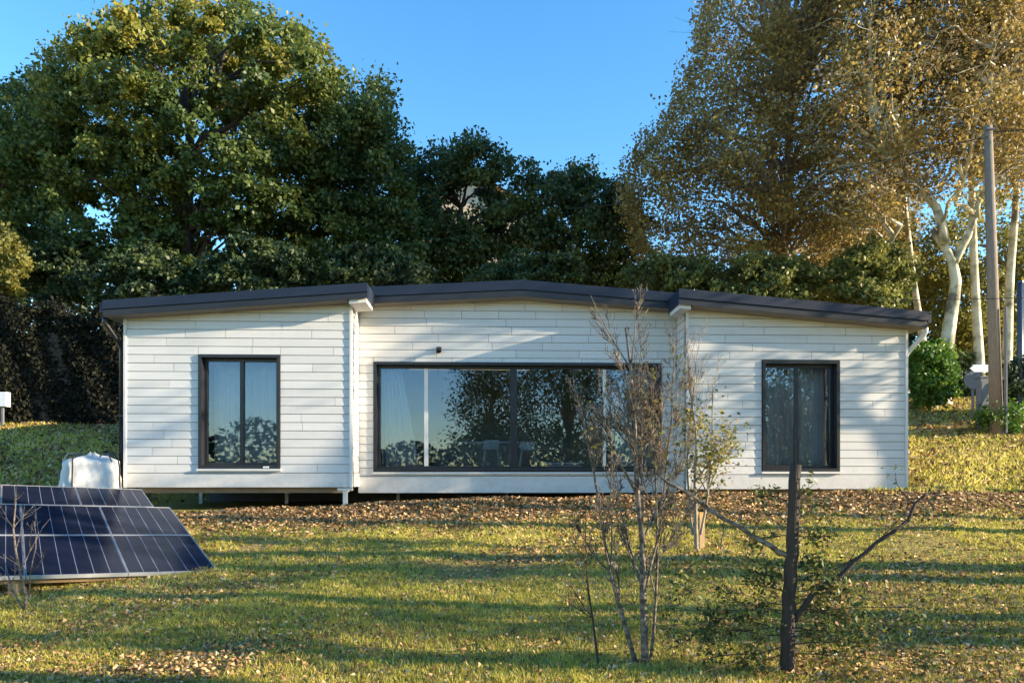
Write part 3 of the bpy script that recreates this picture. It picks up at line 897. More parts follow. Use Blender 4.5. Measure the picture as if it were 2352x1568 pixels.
oak2 = [(0, 265), (45, 190), (105, 185), (150, 240), (160, 350), (130, 500), (100, 680), (-60, 680), (-140, 400), (-60, 220)]
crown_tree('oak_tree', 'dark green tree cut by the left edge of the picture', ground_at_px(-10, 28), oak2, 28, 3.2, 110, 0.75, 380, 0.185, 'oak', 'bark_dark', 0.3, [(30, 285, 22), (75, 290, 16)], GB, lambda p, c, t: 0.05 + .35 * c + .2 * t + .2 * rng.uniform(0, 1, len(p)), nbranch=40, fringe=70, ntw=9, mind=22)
oak3 = [(740, 195), (795, 190), (830, 235), (850, 215), (872, 190), (895, 235), (880, 275), (920, 300), (925, 380), (945, 480), (955, 600), (900, 680), (680, 680), (670, 500), (690, 350)]
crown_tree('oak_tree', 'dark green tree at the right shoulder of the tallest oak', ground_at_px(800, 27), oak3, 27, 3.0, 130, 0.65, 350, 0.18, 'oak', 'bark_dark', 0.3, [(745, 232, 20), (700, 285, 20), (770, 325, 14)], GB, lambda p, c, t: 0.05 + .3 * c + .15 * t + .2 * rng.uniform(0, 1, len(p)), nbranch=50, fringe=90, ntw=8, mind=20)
mid4 = [(935, 385), (1000, 345), (1030, 360), (1050, 350), (1088, 330), (1112, 345), (1165, 370), (1185, 420), (1170, 560), (1190, 690), (930, 690), (920, 500)]
crown_tree('holly_oak', 'lower dark evergreen between the oaks and a pale wall glimpse', ground_at_px(1040, 30), mid4, 30, 2.5, 85, 0.68, 330, 0.19, 'holly', 'bark_dark', 0.28, [(1072, 470, 50), (1150, 430, 26), (1105, 420, 18), (980, 430, 16), (1000, 560, 14)], GB, nbranch=40, fringe=70, ntw=8, mind=22)
mid5 = [(1185, 420), (1210, 385), (1250, 415), (1300, 400), (1340, 385), (1390, 415), (1440, 455), (1480, 500), (1500, 690), (1180, 690), (1165, 540)]
crown_tree('holly_oak', 'lower dark evergreen behind the right half of the middle roof', ground_at_px(1320, 31), mid5, 31, 2.8, 95, 0.72, 330, 0.19, 'holly', 'bark_dark', 0.28, [(1380, 560, 26), (1280, 480, 18), (1230, 450, 16), (1420, 500, 16)], GB, nbranch=40, fringe=70, ntw=8, mind=22)

gold7 = [(1650, -40), (1615, 60), (1600, 150), (1570, 220), (1540, 275), (1500, 330), (1455, 370), (1445, 460), (1470, 560), (1500, 600), (1520, 690), (2060, 690), (2100, 450), (2060, 200), (2060, -260), (1700, -260)]
def gtint(pos, c, t): return np.clip(0.40 * c + 0.22 * t + 0.48 * rng.uniform(0, 1, len(pos)) ** 1.3 - .05, 0, 1)
crown_tree('poplar_tree', 'broad bronze leaved autumn tree rising right of the middle roof', ground_at_px(1800, 27), gold7, 27, 3.8, 310, 0.85, 240, 0.145, 'gold', 'bark_grey', 0.35, [(1640, 60, 26), (1610, 200, 16), (1680, 20, 20), (1990, 460, 18), (2060, 445, 16)], GB, gtint, nbranch=200, fringe=260, ntw=12, spread=0.45, twigs=5, mind=18)
# pale plane tree with the forked trunk
Yp = 22.5
pb = np.array(ground_at_px(2165, Yp))
def pp(x, y, d=0): 
    q = at(x, y, Yp); q[1] += d; return q
gold6 = [(1900, -260), (2480, -260), (2560, 200), (2480, 420), (2330, 480), (2250, 430), (2120, 480), (1980, 520), (1900, 560), (1890, 300)]
crown_tree('plane_tree', 'pale barked forked plane tree beside the utility pole', pb, gold6, Yp, 3.2, 220, 0.85, 230, 0.125, 'gold', 'bark_pale', 0.27,
           [(2060, 470, 24), (2030, 520, 20)], GB, gtint, nbranch=150, ntw=12, spread=0.45, twigs=4, mind=18,
           trunk=[pb - np.array([0, 0, 0.3]), pp(2165, 880), pp(2178, 760), pp(2196, 650), pp(2185, 590), pp(2155, 520, .3)],
           limbs=[([pp(2170, 560), pp(2140, 470), pp(2120, 410, .4), pp(2060, 360, .6), pp(2040, 250, .8)], 0.15, 0.04),
                  ([pp(2188, 610), pp(2215, 560), pp(2235, 500, -.2), pp(2200, 485, -.3), pp(2180, 470, -.3)], 0.14, 0.05),
                  ([pp(2235, 505, -.2), pp(2245, 430, -.3), pp(2240, 300, -.5), pp(2250, 60, -.6)], 0.09, 0.04),
                  ([pp(2352, 50, .4), pp(2290, 48, .2), pp(2250, 20), pp(2225, -10), pp(2200, -60)], 0.14, 0.10),
                  ([pp(2085, 600, .8), pp(2075, 500, .8), pp(2062, 430, .8)], 0.08, 0.05)])
for (x0, x1, x2, Yt, r, lab) in ((2250, 2238, 2232, 23.5, 0.19, 'straight pale plane trunk just left of the utility pole'), (2312, 2318, 2335, 24.5, 0.20, 'pale plane trunk just right of the utility pole'), (2130, 2098, 2075, 26.0, 0.16, 'slender pale plane trunk above the right roof end')):
    b0 = np.array(ground_at_px(x0, Yt))
    t_ = [b0 - np.array([0, 0, .3]), at(x0, 850, Yt), at(x1, 650, Yt), at(x2, 450, Yt), at(x2 - 6, 250, Yt)]
    o_ = [(x2 - 110, -250), (x2 + 130, -250), (x2 + 150, 100), (x2 + 110, 420), (x2 - 90, 420), (x2 - 120, 100)]
    crown_tree('plane_tree', lab, b0, o_, Yt, 2.2, 55, 0.9, 190, 0.14, 'gold', 'bark_pale', r, (), GB, gtint, nbranch=30, ntw=10, spread=0.45, twigs=2, trunk=t_)

# yellowing trees farther back that close the gap under the plane crowns
GY_ = 'yellowing trees beyond the plane trunks'
crown_tree('yellow_tree', 'yellow green leafy tree behind the plane trunks at far right', ground_at_px(2280, 31), [(2120, 470), (2250, 430), (2400, 440), (2520, 560), (2520, 860), (2420, 900), (2150, 900), (2110, 700)], 31, 2.2, 120, 0.85, 260, 0.17, 'yellow', 'bark_grey', 0.2, [(2190, 600, 14)], GY_, None, nbranch=40, ntw=9, mind=16, spread=.4)
crown_tree('yellow_tree', 'yellow olive tree between the bronze tree and the plane trunks', ground_at_px(1990, 32), [(1820, 540), (1900, 470), (2010, 440), (2110, 480), (2150, 620), (2130, 760), (1850, 760)], 32, 2.2, 90, 0.85, 260, 0.17, 'yellow', 'bark_grey', 0.2, [(2060, 470, 12)], GY_, None, nbranch=40, ntw=9, mind=16, spread=.4)
# understorey
def shrub(name, label, cpx, Y, rx, rz, depth, n, lsize, mname, tint=None, group=None, base=None, per=None, cat='shrub'):
    cx, cy = cpx
    poly = [(cx + rx * math.cos(a) * random.uniform(.8, 1.1), cy + rz * math.sin(a) * random.uniform(.8, 1.1)) for a in np.linspace(0, 2 * math.pi, 14)[:-1]]
    b = base if base is not None else ground_at_px(cx, Y)
    return crown_tree(name, label, b, poly, Y, depth, n, 0.4, 160, lsize, mname, 'bark_dark', 0.06, (), group, tint, nbranch=14, ntw=6, cat=cat, mind=6)
shrub('laurel_bush', 'bright green laurel bush at the right corner of the house', (2135, 855), 21.5, 60, 88, 0.8, 75, 0.14, 'bright')
shrub('yellow_shrub', 'sunlit yellow green shrub at the left edge below the oaks', (15, 610), 24, 48, 95, 1.0, 60, 0.15, 'yellow', lambda p, c, t: .1 + .4 * c + .2 * rng.uniform(0, 1, len(p)))
GU = 'understorey shrubs behind the house'
shrub('olive_shrub', 'olive green shrub behind the outer end of the right roof', (2010, 640), 23, 110, 90, 1.2, 80, 0.15, 'olive', None, GU)
shrub('olive_shrub', 'olive shrub behind the middle of the right roof', (1780, 660), 23.5, 150, 80, 1.2, 80, 0.15, 'olive', None, GU)
shrub('olive_shrub', 'dull green shrub behind the joint of middle and right roofs', (1560, 650), 24, 130, 80, 1.2, 70, 0.15, 'olive', lambda p, c, t: .5 * c + .2 * rng.uniform(0, 1, len(p)), GU)
shrub('dark_shrub', 'dark shrub low behind the peak of the middle roof', (1230, 640), 24, 140, 75, 1.2, 80, 0.16, 'dark_leaf', None, GU)
shrub('dark_shrub', 'dark shrub low behind the joint of left and middle roofs', (880, 630), 23.5, 150, 75, 1.2, 80, 0.16, 'dark_leaf', None, GU)
shrub('dark_shrub', 'dark shrub low behind the middle of the left roof', (600, 630), 23, 160, 85, 1.2, 80, 0.16, 'dark_leaf', None, GU)
shrub('dark_shrub', 'dark shrub low behind the outer end of the left roof', (330, 650), 23, 150, 85, 1.2, 80, 0.16, 'dark_leaf', None, GU)
shrub('dark_shrub', 'dark shrub under the oak crown above the left hedge', (150, 620), 25, 90, 80, 1.2, 50, 0.16, 'dark_leaf', None, GU)
shrub('small_shrub', 'pale green low shrub at the foot of the utility pole', (2300, 960), 18.3, 40, 26, 0.35, 20, 0.09, 'bright')
shrub('small_shrub', 'low dark green bush against the right picture edge behind the pole', (2350, 890), 20, 40, 70, 0.7, 40, 0.12, 'dark_leaf')
shrub('small_shrub', 'dark shrub between the laurel bush and the white sign', (2215, 880), 24, 34, 80, 0.7, 40, 0.12, 'dark_leaf')

# trimmed dark hedge left of the house
hx0, hx1, hy = -19.0, -8.6, 20.6
N = 34000
hp = np.stack([rng.uniform(hx0, hx1, N), hy + rng.uniform(-0.6, 0.6, N), rng.uniform(0, 1, N)], 1)
face = rng.uniform(0, 1, N) < 0.6
hp[face, 1] = hy - 0.6 + np.abs(rng.normal(0, .07, face.sum()))
zt_ = 6.35
zg_ = ground_z(hp[:, 0], hp[:, 1])
lump = 0.22 * np.sin(hp[:, 0] * 1.7) + 0.14 * np.sin(hp[:, 0] * 4.3 + 1) + 0.08 * np.sin(hp[:, 0] * 9.1)
hp[:, 1] += 0.10 * np.sin(hp[:, 0] * 2.3) + 0.08 * np.sin(hp[:, 0] * 5.1 + hp[:, 2] * 7)
hp[:, 2] = zg_ + (zt_ + lump - zg_) * hp[:, 2] ** 0.9
topm = rng.uniform(0, 1, N) < 0.12
hp[topm, 2] = zt_ + lump[topm] + np.abs(rng.normal(0, .14, topm.sum()))
hb = np.array([-13.5, hy, gz(-13.5, hy)])
hedge = empty('hedge', hb)
tag(hedge, 'tall dark hedge in shade left of the house', 'hedge')
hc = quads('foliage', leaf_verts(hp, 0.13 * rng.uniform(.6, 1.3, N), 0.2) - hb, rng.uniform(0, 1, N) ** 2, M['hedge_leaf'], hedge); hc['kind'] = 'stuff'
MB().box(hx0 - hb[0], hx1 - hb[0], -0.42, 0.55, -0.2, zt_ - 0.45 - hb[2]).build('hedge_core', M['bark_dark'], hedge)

# distant wood that closes the view
N = 60000
wx = rng.uniform(-60, 60, N); wy = rng.uniform(44, 52, N)
hgt = 6.5 + 2.2 * np.sin(wx * 0.35) + 1.5 * np.sin(wx * 0.9 + 1) + rng.normal(0, .5, N)
hgt = np.where((wx > -8) & (wx < 10), hgt * 0.8, hgt)
wz = ground_z(wx, wy) + hgt * rng.uniform(0, 1, N)
far = quads('distant_wood', leaf_verts(np.stack([wx, wy, wz], 1), 0.5 * rng.uniform(.6, 1.3, N), .3), 0.45 * rng.uniform(0, 1, N) + .3 * (np.sin(wx * .8) > .3), M['dark_leaf'])
tag(far, 'distant dark wood closing the view behind the garden trees', 'wood', None, 'stuff')

# pale house glimpsed through the gap
fh = empty('distant_house', (-2.2, 39.5, gz(-2.2, 39.5)))
hz = 18.6 - fh.location.z
MB().box(-3.5, 3.2, 0, 6, -0.5, hz - 2.2).build('wall', M['render_wall'], fh)
MB().prism([(-3.5, hz - 2.2), (3.2, hz - 2.2), (-0.15, hz - 0.3)], 0.002, 6).build('gable', M['render_wall'], fh)
rf = MB().prism([(-3.9, hz - 2.35), (-0.15, hz - 0.25), (3.6, hz - 2.35), (3.6, hz - 2.12), (-0.15, hz), (-3.9, hz - 2.12)], -0.3, 6.3).build('roof', M['tile'], fh)
MB().box(-0.8, -0.1, 1.5, 2.2, hz - 0.6, hz + 0.7).build('chimney', M['render_wall'], rf)
w_ = MB().box(-1.9, -1.0, -0.03, 0.03, hz - 4.2, hz - 2.9).build('window', M['glass'], fh)
tag(fh, 'cream rendered house with clay roof glimpsed through the trees', 'house')

# ------------------------------------------------------------------ utility pole, cable, roadside things
px, py = (2290 - 1176) * 18 / F, 18.0
pz = gz(px, py)
pole = empty('utility_pole', (px, py, pz))
topv = at(2269, 290, 18) - np.array([px, py, pz])
MB().tube([(0, 0, -0.4), topv * 0.5, topv], [0.155, 0.125, 0.095], 12).build('shaft', M['pole'], pole, True)
MB().tube([topv + np.array([-.1, -.1, -.12]), topv + np.array([.1, -.1, -.12])], 0.03, 6).build('insulator', M['grey_box'], pole)
MB().box(.09, .13, -.2, -.12, 0.05, 3.2).build('cable_guard', M['grey_box'], pole)
tag(pole, 'tall weathered wooden utility pole on the right bank', 'pole')
def cable(label, a, b, sag, r=0.013):
    a = np.array(a, float); b = np.array(b, float)
    t = np.linspace(0, 1, 24)[:, None]
    p = a + (b - a) * t; p[:, 2] -= (4 * sag * t * (1 - t))[:, 0]
    c = a.copy()
    o = MB().tube(p - c, r, 5).build('overhead_cable', M['wire'], None, True); o.location = c
    tag(o, label, 'cable')
pt = topv + np.array([px, py, pz])
cable('black overhead cable running left from the utility pole top', pt + np.array([-.05, -.1, -.3]), at(1300, 480, 23.5), 0.25)
cable('black overhead cable running right from the utility pole top', pt + np.array([.05, -.1, -.2]), np.array([26, 12, 10.5]), 0.4)
cable('thin low cable crossing the pole at mid height', at(2040, 690, 18.2), np.array([24, 16, 6.6]), 0.15, 0.01)

def post_thing(name, x, Y, ytop, r, m, label, cat, extra=None):
    b = ground_at_px(x, Y)
    o = empty(name, b)
    h = at(x, ytop, Y)[2] - b[2]
    MB().tube([(0, 0, -.3), (0, 0, h)], r, 10).build('post', M[m], o, True)
    if extra: extra(o, h)
    tag(o, label, cat)
    return o
def arrow(o, h):
    MB().prism([(-0.62, h - 0.10), (-0.5, h - 0.20), (0.12, h - 0.20), (0.12, h), (-0.5, h)], -0.08, -0.055).build('arrow_board', M['sign'], o)
post_thing('direction_sign', 2276, 19.2, 838, 0.04, 'sign', 'white arrow shaped direction sign on a white post beside the pole', 'sign', arrow)
def disc(o, h):
    a = np.arange(20) * 2 * math.pi / 20
    MB().prism([(-.02 + 0.26 * math.cos(t), h - .25 + 0.26 * math.sin(t)) for t in a], -0.07, -0.05).build('round_plate', M['grey_box'], o)
post_thing('round_sign', 2234, 19.8, 852, 0.035, 'grey_box', 'grey round sign plate below the white arrow sign', 'sign', disc)
cb = empty('utility_cabinet', ground_at_px(2256, 18.6))
bevel(MB().box(-.11, .11, -.10, .10, -.2, 1.35).build('cabinet_body', M['grey_box'], cb), .01)
MB().box(-.125, .125, -.115, .115, 1.352, 1.39).build('cabinet_lid', M['grey_box'], cb)
MB().box(-.085, .085, -.108, -.101, .1, 1.25).build('cabinet_door', M['grey_box'], cb)
tag(cb, 'slim grey utility cabinet standing left of the pole', 'cabinet')
post_thing('steel_post', 2343, 19.4, 650, 0.075, 'blue_dark', 'dark blue steel post at the right picture edge', 'post', lambda o, h: MB().tube([(0, 0, h), (0, 0, h + .05)], 0.09, 10).build('cap', M['blue_dark'], o))
bx_ = empty('meter_box', ground_at_px(6, 19.5))
MB().box(-.03, .03, -.03, .03, -.2, .55).build('stand', M['grey_box'], bx_)
bevel(MB().box(-.16, .16, -.08, .1, .551, .95).build('box', M['sign'], bx_), .01)
tag(bx_, 'small pale box on a short stand at the left picture edge', 'box')

# wooden marker stake in front of the house
sb = ground_at_px(1612, 9.1)
so = empty('marker_stake', sb, R(12))
MB().add([(-.035, -.012, -.2), (.035, -.012, -.2), (.035, .012, -.2), (-.035, .012, -.2), (-.035, -.012, .40), (.035, -.012, .40), (.035, .012, .40), (-.035, .012, .40)], [(0, 3, 2, 1), (4, 5, 6, 7), (0, 1, 5, 4), (1, 2, 6, 5), (2, 3, 7, 6), (3, 0, 4, 7)]).build('slat', M['post'], so)
MB().box(-.038, .038, -.0145, .0145, .402, .47).build('painted_tip', M['stake'], so)
tag(so, 'short flat wooden marker stake with orange tip on the lawn', 'stake')

# ------------------------------------------------------------------ bare and half bare trees
def grow(mb, tips, p, d, L, r, level, maxl, rr, segs=6, wob=0.10, kids=(3, 5), lift=0.08, ratio=0.55, ang=(0.4, 0.8)):
    d = unit(np.asarray(d, float)); p = np.asarray(p, float)
    pts = [p]; dirs = [d]
    for i in range(segs):
        d = unit(d + rr.normal(size=3) * wob + np.array([0, 0, lift]))
        p = p + d * L / segs
        pts.append(p); dirs.append(d)
    pts = np.array(pts)
    rad = np.linspace(r, max(r * 0.25, 0.0022), segs + 1)
    mb.tube(pts, rad, 6 if r > 0.02 else 4 if r > .006 else 3, False)
    if level >= maxl:
        tips.append((pts[-1], dirs[-1])); tips.append((pts[segs // 2], dirs[-1]))
        return
    for k_ in range(rr.integers(kids[0], kids[1] + 1)):
        t = rr.uniform(0.25, 0.95) if level else rr.uniform(0.3, 0.98)
        i = min(segs, int(t * segs))
        ax = unit(np.cross(dirs[i], rr.normal(size=3)))
        a = rr.uniform(*ang)
        nd = dirs[i] * math.cos(a) + ax * math.sin(a)
        grow(mb, tips, pts[i], nd, L * ratio * rr.uniform(0.7, 1.25) * (1.1 - 0.4 * t), rad[i] * 0.6, level + 1, maxl, rr, max(3, segs - 1), wob * 1.2, kids, lift, ratio, ang)

def bare_tree(name, label, base, stems, bark, leaves=None, seed=1, maxl=3, cat='tree', group=None, zmax=99, **kw):
    """stems: list of (direction, length, radius)"""
    rr = np.random.default_rng(seed)
    root = empty(name, base)
    tips = []
    mb = MB()
    for (off, d, L, r) in stems:
        grow(mb, tips, off, d, L, r, 0, maxl, rr, **kw)
    mb.build('trunk', M[bark], root, True)
    if leaves:
        n_per, size, m_, spread, frac = leaves
        tp = np.array([t[0] for t in tips])
        tp = tp[(rr.uniform(0, 1, len(tp)) < frac) & (tp[:, 2] < zmax + rr.normal(0, .25, len(tp)))]
        pos = np.repeat(tp, n_per, 0) + rr.normal(size=(len(tp) * n_per, 3)) * spread
        c = quads('crown', leaf_verts(pos, size * rr.uniform(.6, 1.2, len(pos)), .2), rr.uniform(0, 1, len(pos)), M[m_], root); c['kind'] = 'stuff'
    tag(root, label, cat, group)
    return root, tips

# birch sapling, two pale stems
b1 = ground_at_px(1482, 5.0)
bare_tree('birch_sapling', 'bare pale stemmed sapling in front of the wide window', b1,
          [((0, 0, -.1), (0.0, .05, 1), 2.55, 0.030), ((-.05, .03, -.05), (-0.22, .1, 1), 1.9, 0.018), ((.04, .05, -.05), (0.16, .2, 1), 2.0, 0.013), ((.0, .0, .5), (0.24, .0, 1), 1.7, 0.010), ((.0, .0, .6), (-0.12, .1, 1), 1.6, 0.010)],
          'bark_birch', (1, 0.04, 'yellow', 0.03, 0.03), 11, 3, 'sapling', None, kids=(8, 11), lift=0.09, ratio=0.34, ang=(0.3, 0.75), wob=0.05, segs=8)
# second sapling, still leafy in the middle
b2 = ground_at_px(1600, 9.0)
bare_tree('leafy_sapling', 'slim sapling with olive leaves left of the right hand tall window', b2,
          [((0, 0, -.1), (0.0, .0, 1), 2.55, 0.028), ((0.05, 0, .2), (0.22, 0, 1), 2.0, 0.018), ((-0.05, 0, .2), (-0.15, 0.1, 1), 1.9, 0.018)],
          'bark_grey', (5, 0.06, 'yellow', 0.09, 0.6), 5, 3, 'sapling', None, zmax=1.65, kids=(5, 7), lift=0.12, ratio=0.42, ang=(0.3, 0.7), wob=0.06, segs=8)
# thin whip
b3 = ground_at_px(1376, 5.0)
bare_tree('thin_sapling', 'thin dark whip of a sapling left of the pale stemmed sapling', b3, [((0, 0, -.05), (-0.03, .0, 1), 1.15, 0.010)], 'bark_dark', (2, 0.04, 'litter', 0.03, 0.3), 8, 2, 'sapling', None, kids=(5, 8), lift=0.10, ratio=0.33, ang=(0.4, 0.9), wob=0.06)
# bare sapling before the panels
b4 = ground_at_px(60, 6.7)
bare_tree('thin_sapling', 'pale bare sapling standing in front of the solar panels', b4, [((0, 0, -.05), (-0.02, .0, 1), 1.25, 0.018), ((.03, 0, .1), (.12, .1, 1), .75, .010), ((-.02, 0, .0), (-.45, -.1, .8), .55, .012), ((-.3, .0, -.05), (.3, .1, 1), .45, .012)], 'bark_birch', None, 14, 2, 'sapling', None, kids=(3, 5), lift=0.06, ratio=0.4, ang=(0.4, 0.9), wob=0.09)

# topped young tree with two long limbs
def topped_tree():
    Yq = 4.75
    b = np.array(ground_at_px(1808, Yq))
    root = empty('topped_tree', b)
    rr = np.random.default_rng(21)
    T = lambda x, y, d=0: at(x, y, Yq) + np.array([0, d, 0]) - b
    tr = [np.array([0, 0, -.15]), T(1808, 1500), T(1815, 1350), T(1818, 1230), T(1828, 1066)]
    tt = np.linspace(0, 4, 16); tr = np.array(tr); q = np.stack([np.interp(tt, np.arange(5), tr[:, k]) for k in range(3)], 1)
    q[1:-1] += rr.normal(size=(14, 3)) * 0.006
    MB().tube(q, np.linspace(0.050, 0.036, 16), 10).build('trunk', M['bark_dark'], root, True)
    a = np.arange(10) * 2 * math.pi / 10
    e = q[-1]; MB().add([(e[0] + .034 * math.cos(t), e[1] + .034 * math.sin(t), e[2] + .003) for t in a], [tuple(range(10))]).build('cut_face', M['bark_cut'], root)
    tips = []
    for pts, r0 in (([T(1812, 1275), T(1760, 1245, .05), T(1690, 1200, .1), T(1600, 1140, .15), T(1520, 1085, .2)], 0.021),
                    ([T(1815, 1435), T(1880, 1345, -.05), T(1960, 1280, -.1), T(2040, 1210, -.12), T(2100, 1130, -.15)], 0.022)):
        p = np.array(pts); t2 = np.linspace(0, 4, 12); p = np.stack([np.interp(t2, np.arange(5), p[:, k]) for k in range(3)], 1)
        p[1:-1] += rr.normal(size=(10, 3)) * 0.012
        lb = MB(); lb.tube(p, np.linspace(r0, r0 * .4, 12), 7)
        for i in range(3, 12):
            grow(lb, tips, p[i], rr.normal(size=3) + np.array([0, 0, .3]), rr.uniform(.12, .3), 0.005, 1, 2, rr, 4, 0.15, (1, 3), 0.05, 0.5)
        lb.build('limb', M['bark_birch'] if r0 < .0215 else M['bark_dark'], root, True)
    # drooping leafy sprays low on the trunk
    sp = MB(); ltips = []
    for y in (1150, 1230, 1300, 1330, 1360, 1390, 1400, 1410, 1430, 1440, 1450, 1460, 1480, 1500, 1520):
        s0 = T(1814, y)
        for sgn in (-1, 1):
            n_ = 1
            for _ in range(n_):
                L = rr.uniform(.15, .3) if y < 1320 else rr.uniform(.25, .8) if y > 1380 else rr.uniform(.2, .4)
                grow(sp, ltips, s0, np.array([sgn, rr.uniform(-.7, .7), rr.uniform(-.1, .25)]), L * 1.15, 0.0045, 1, 3, rr, 6, 0.10, (2, 4), -0.02, 0.36, (.4, .9))
    sp.build('branches', M['bark_dark'], root, True)['kind'] = 'stuff'
    tp = np.array([t[0] for t in ltips] + [t[0] for t in tips[::4]])
    pos = np.repeat(tp, 6, 0) + rr.normal(size=(len(tp) * 6, 3)) * 0.045
    c = quads('crown', leaf_verts(pos, 0.042 * rr.uniform(.5, 1.3, len(pos)), .3, .5), np.clip(rr.normal(.5, .3, len(pos)), 0, 1), M['sapling_leaf'], root); c['kind'] = 'stuff'
    tag(root, 'dark young tree with sawn off top and two long bare limbs', 'tree')
topped_tree()

# trees beside the lawn, right of the view: they throw the long shadows
GS = 'bare trees along the right side of the lawn'
def side_tree(x, y, h, seed, leafn, label, r=0.14, lean=(0, 0), frac=0.6):
    bare_tree('lawn_tree', label, (x, y, gz(x, y)), [((0, 0, -.2), (lean[0], lean[1], 1), h, r)], 'bark_grey', (leafn, 0.12, 'gold', 0.22, frac), seed, 3, 'tree', GS, kids=(6, 9), lift=0.05, ratio=0.42, ang=(0.5, 1.0), wob=0.05, segs=9)
side_tree(12.8, 9.7, 9.8, 31, 4, 'tallest bronze tree right of the lawn level with the house front', 0.12, frac=.55)
side_tree(12.4, 12.0, 6.6, 32, 4, 'bronze tree right of the house beside its outer wall', 0.10, frac=.5)
side_tree(13.2, 6.6, 6.0, 33, 3, 'slender bronze tree right of the lawn abreast of the panels', 0.09, frac=.5)
side_tree(9.0, 4.9, 3.6, 34, 2, 'short bronze tree right of the lawn abreast of the saplings', 0.10, frac=.4)
side_tree(16.5, 3.2, 7.0, 35, 4, 'bronze tree right of the lawn nearest the viewer', 0.11, frac=.35)

def tall_tree(x, y, h, seed, label, r, lean):
    rr = np.random.default_rng(seed)
    root = empty('lawn_tree', (x, y, gz(x, y)))
    pts = np.array([(lean[0] * t * h + .08 * math.sin(3 * t + seed), lean[1] * t * h, -.2 + t * h) for t in np.linspace(0, 1, 10)])
    mb = MB(); mb.tube(pts, np.linspace(r, r * .35, 10), 8); tips = []
    for i in range(4, 10):
        for _ in range(4):
            grow(mb, tips, pts[i], rr.normal(size=3) * np.array([1, 1, .4]) + np.array([0, 0, .4]), h * .16 * rr.uniform(.6, 1.2), r * .25, 1, 3, rr, 5, .12, (3, 5), .05, .5)
    mb.build('trunk', M['bark_grey'], root, True)
    tp = np.array([t[0] for t in tips]); tp = tp[rr.uniform(0, 1, len(tp)) < .5]
    pos = np.repeat(tp, 3, 0) + rr.normal(size=(len(tp) * 3, 3)) * .2
    c = quads('crown', leaf_verts(pos, .12 * rr.uniform(.6, 1.2, len(pos)), .2), rr.uniform(0, 1, len(pos)), M['gold'], root); c['kind'] = 'stuff'
    tag(root, label, 'tree', GS)
tall_tree(8.6, 7.4, 9.0, 61, 'tall straight trunked tree right of the lawn abreast of the marker stake', 0.22, (0.02, -.02))
tall_tree(7.4, 5.6, 8.0, 62, 'straight trunked tree right of the lawn between lawn and topped tree', 0.14, (-.01, -.06))
tall_tree(6.6, 3.3, 8.5, 63, 'straight trunked tree right of the lawn nearest the topped tree', 0.17, (0.03, -.02))
tall_tree(9.8, 9.2, 7.5, 64, 'straight trunked tree right of the lawn nearest the house corner', 0.17, (0.0, .02))
tall_tree(10.6, 6.4, 8.0, 65, 'straight trunked tree second row right of the lawn', 0.2, (0.0, -.03))

# trees behind the viewer, seen only as reflections in the glass
GR = 'trees behind the viewer reflected in the windows'
def ball_tree(x, y, h, Rr, lab, n=70):
    b = np.array([x, y, gz(x, y)])
    root = empty('garden_tree', b)
    c = unit(rng.normal(size=(n, 3))) * Rr * rng.uniform(.2, 1, (n, 1)) ** .5 * np.array([1, 1, (h - 1.5) / 2 / Rr]) + np.array([0, 0, 1.5 + (h - 1.5) / 2])
    pos = np.repeat(c, 170, 0) + rng.normal(size=(n * 170, 3)) * 0.42
    mb = MB(); mb.tube([(0, 0, -.3), (.1, 0, h * .4), (0, .1, h * .8)], [.2, .15, .05], 8)
    for q in c[::3]: mb.tube(path((0, 0, min(q[2] * .6, h * .7)), q, 5), np.linspace(.06, .012, 5), 4, False)
    mb.build('trunk', M['bark_dark'], root, True)
    k_ = quads('crown', leaf_verts(pos, .18 * rng.uniform(.6, 1.2, len(pos)), .3), rng.uniform(0, .9, len(pos)), M['oak'], root); k_['kind'] = 'stuff'
    tag(root, lab, 'tree', GR)
ball_tree(0.6, -11, 9.5, 2.3, 'bushy tree behind the viewer mirrored left of the middle mullion')
ball_tree(5.0, -13, 10.5, 2.6, 'bushy tree behind the viewer mirrored right of the middle mullion')
ball_tree(10.0, -12, 9.5, 2.6, 'bushy tree behind the viewer mirrored at the right end of the wide window')
ball_tree(17.5, -12, 8.5, 2.6, 'bushy tree behind the viewer mirrored in the right hand tall window')
N = 30000
wx = rng.uniform(-120, 120, N); wy = rng.uniform(-95, -85, N)
wz = ground_z(wx, wy) + (9.0 + 2 * np.sin(wx * .15) + 1.2 * np.sin(wx * .5)) * rng.uniform(0, 1, N)
far = quads('valley_wood', leaf_verts(np.stack([wx, wy, wz], 1), 0.9 * rng.uniform(.6, 1.3, N), .3), 0.5 * rng.uniform(0, 1, N), M['dark_leaf'])
tag(far, 'low wooded skyline across the valley mirrored in the windows', 'wood', None, 'stuff')

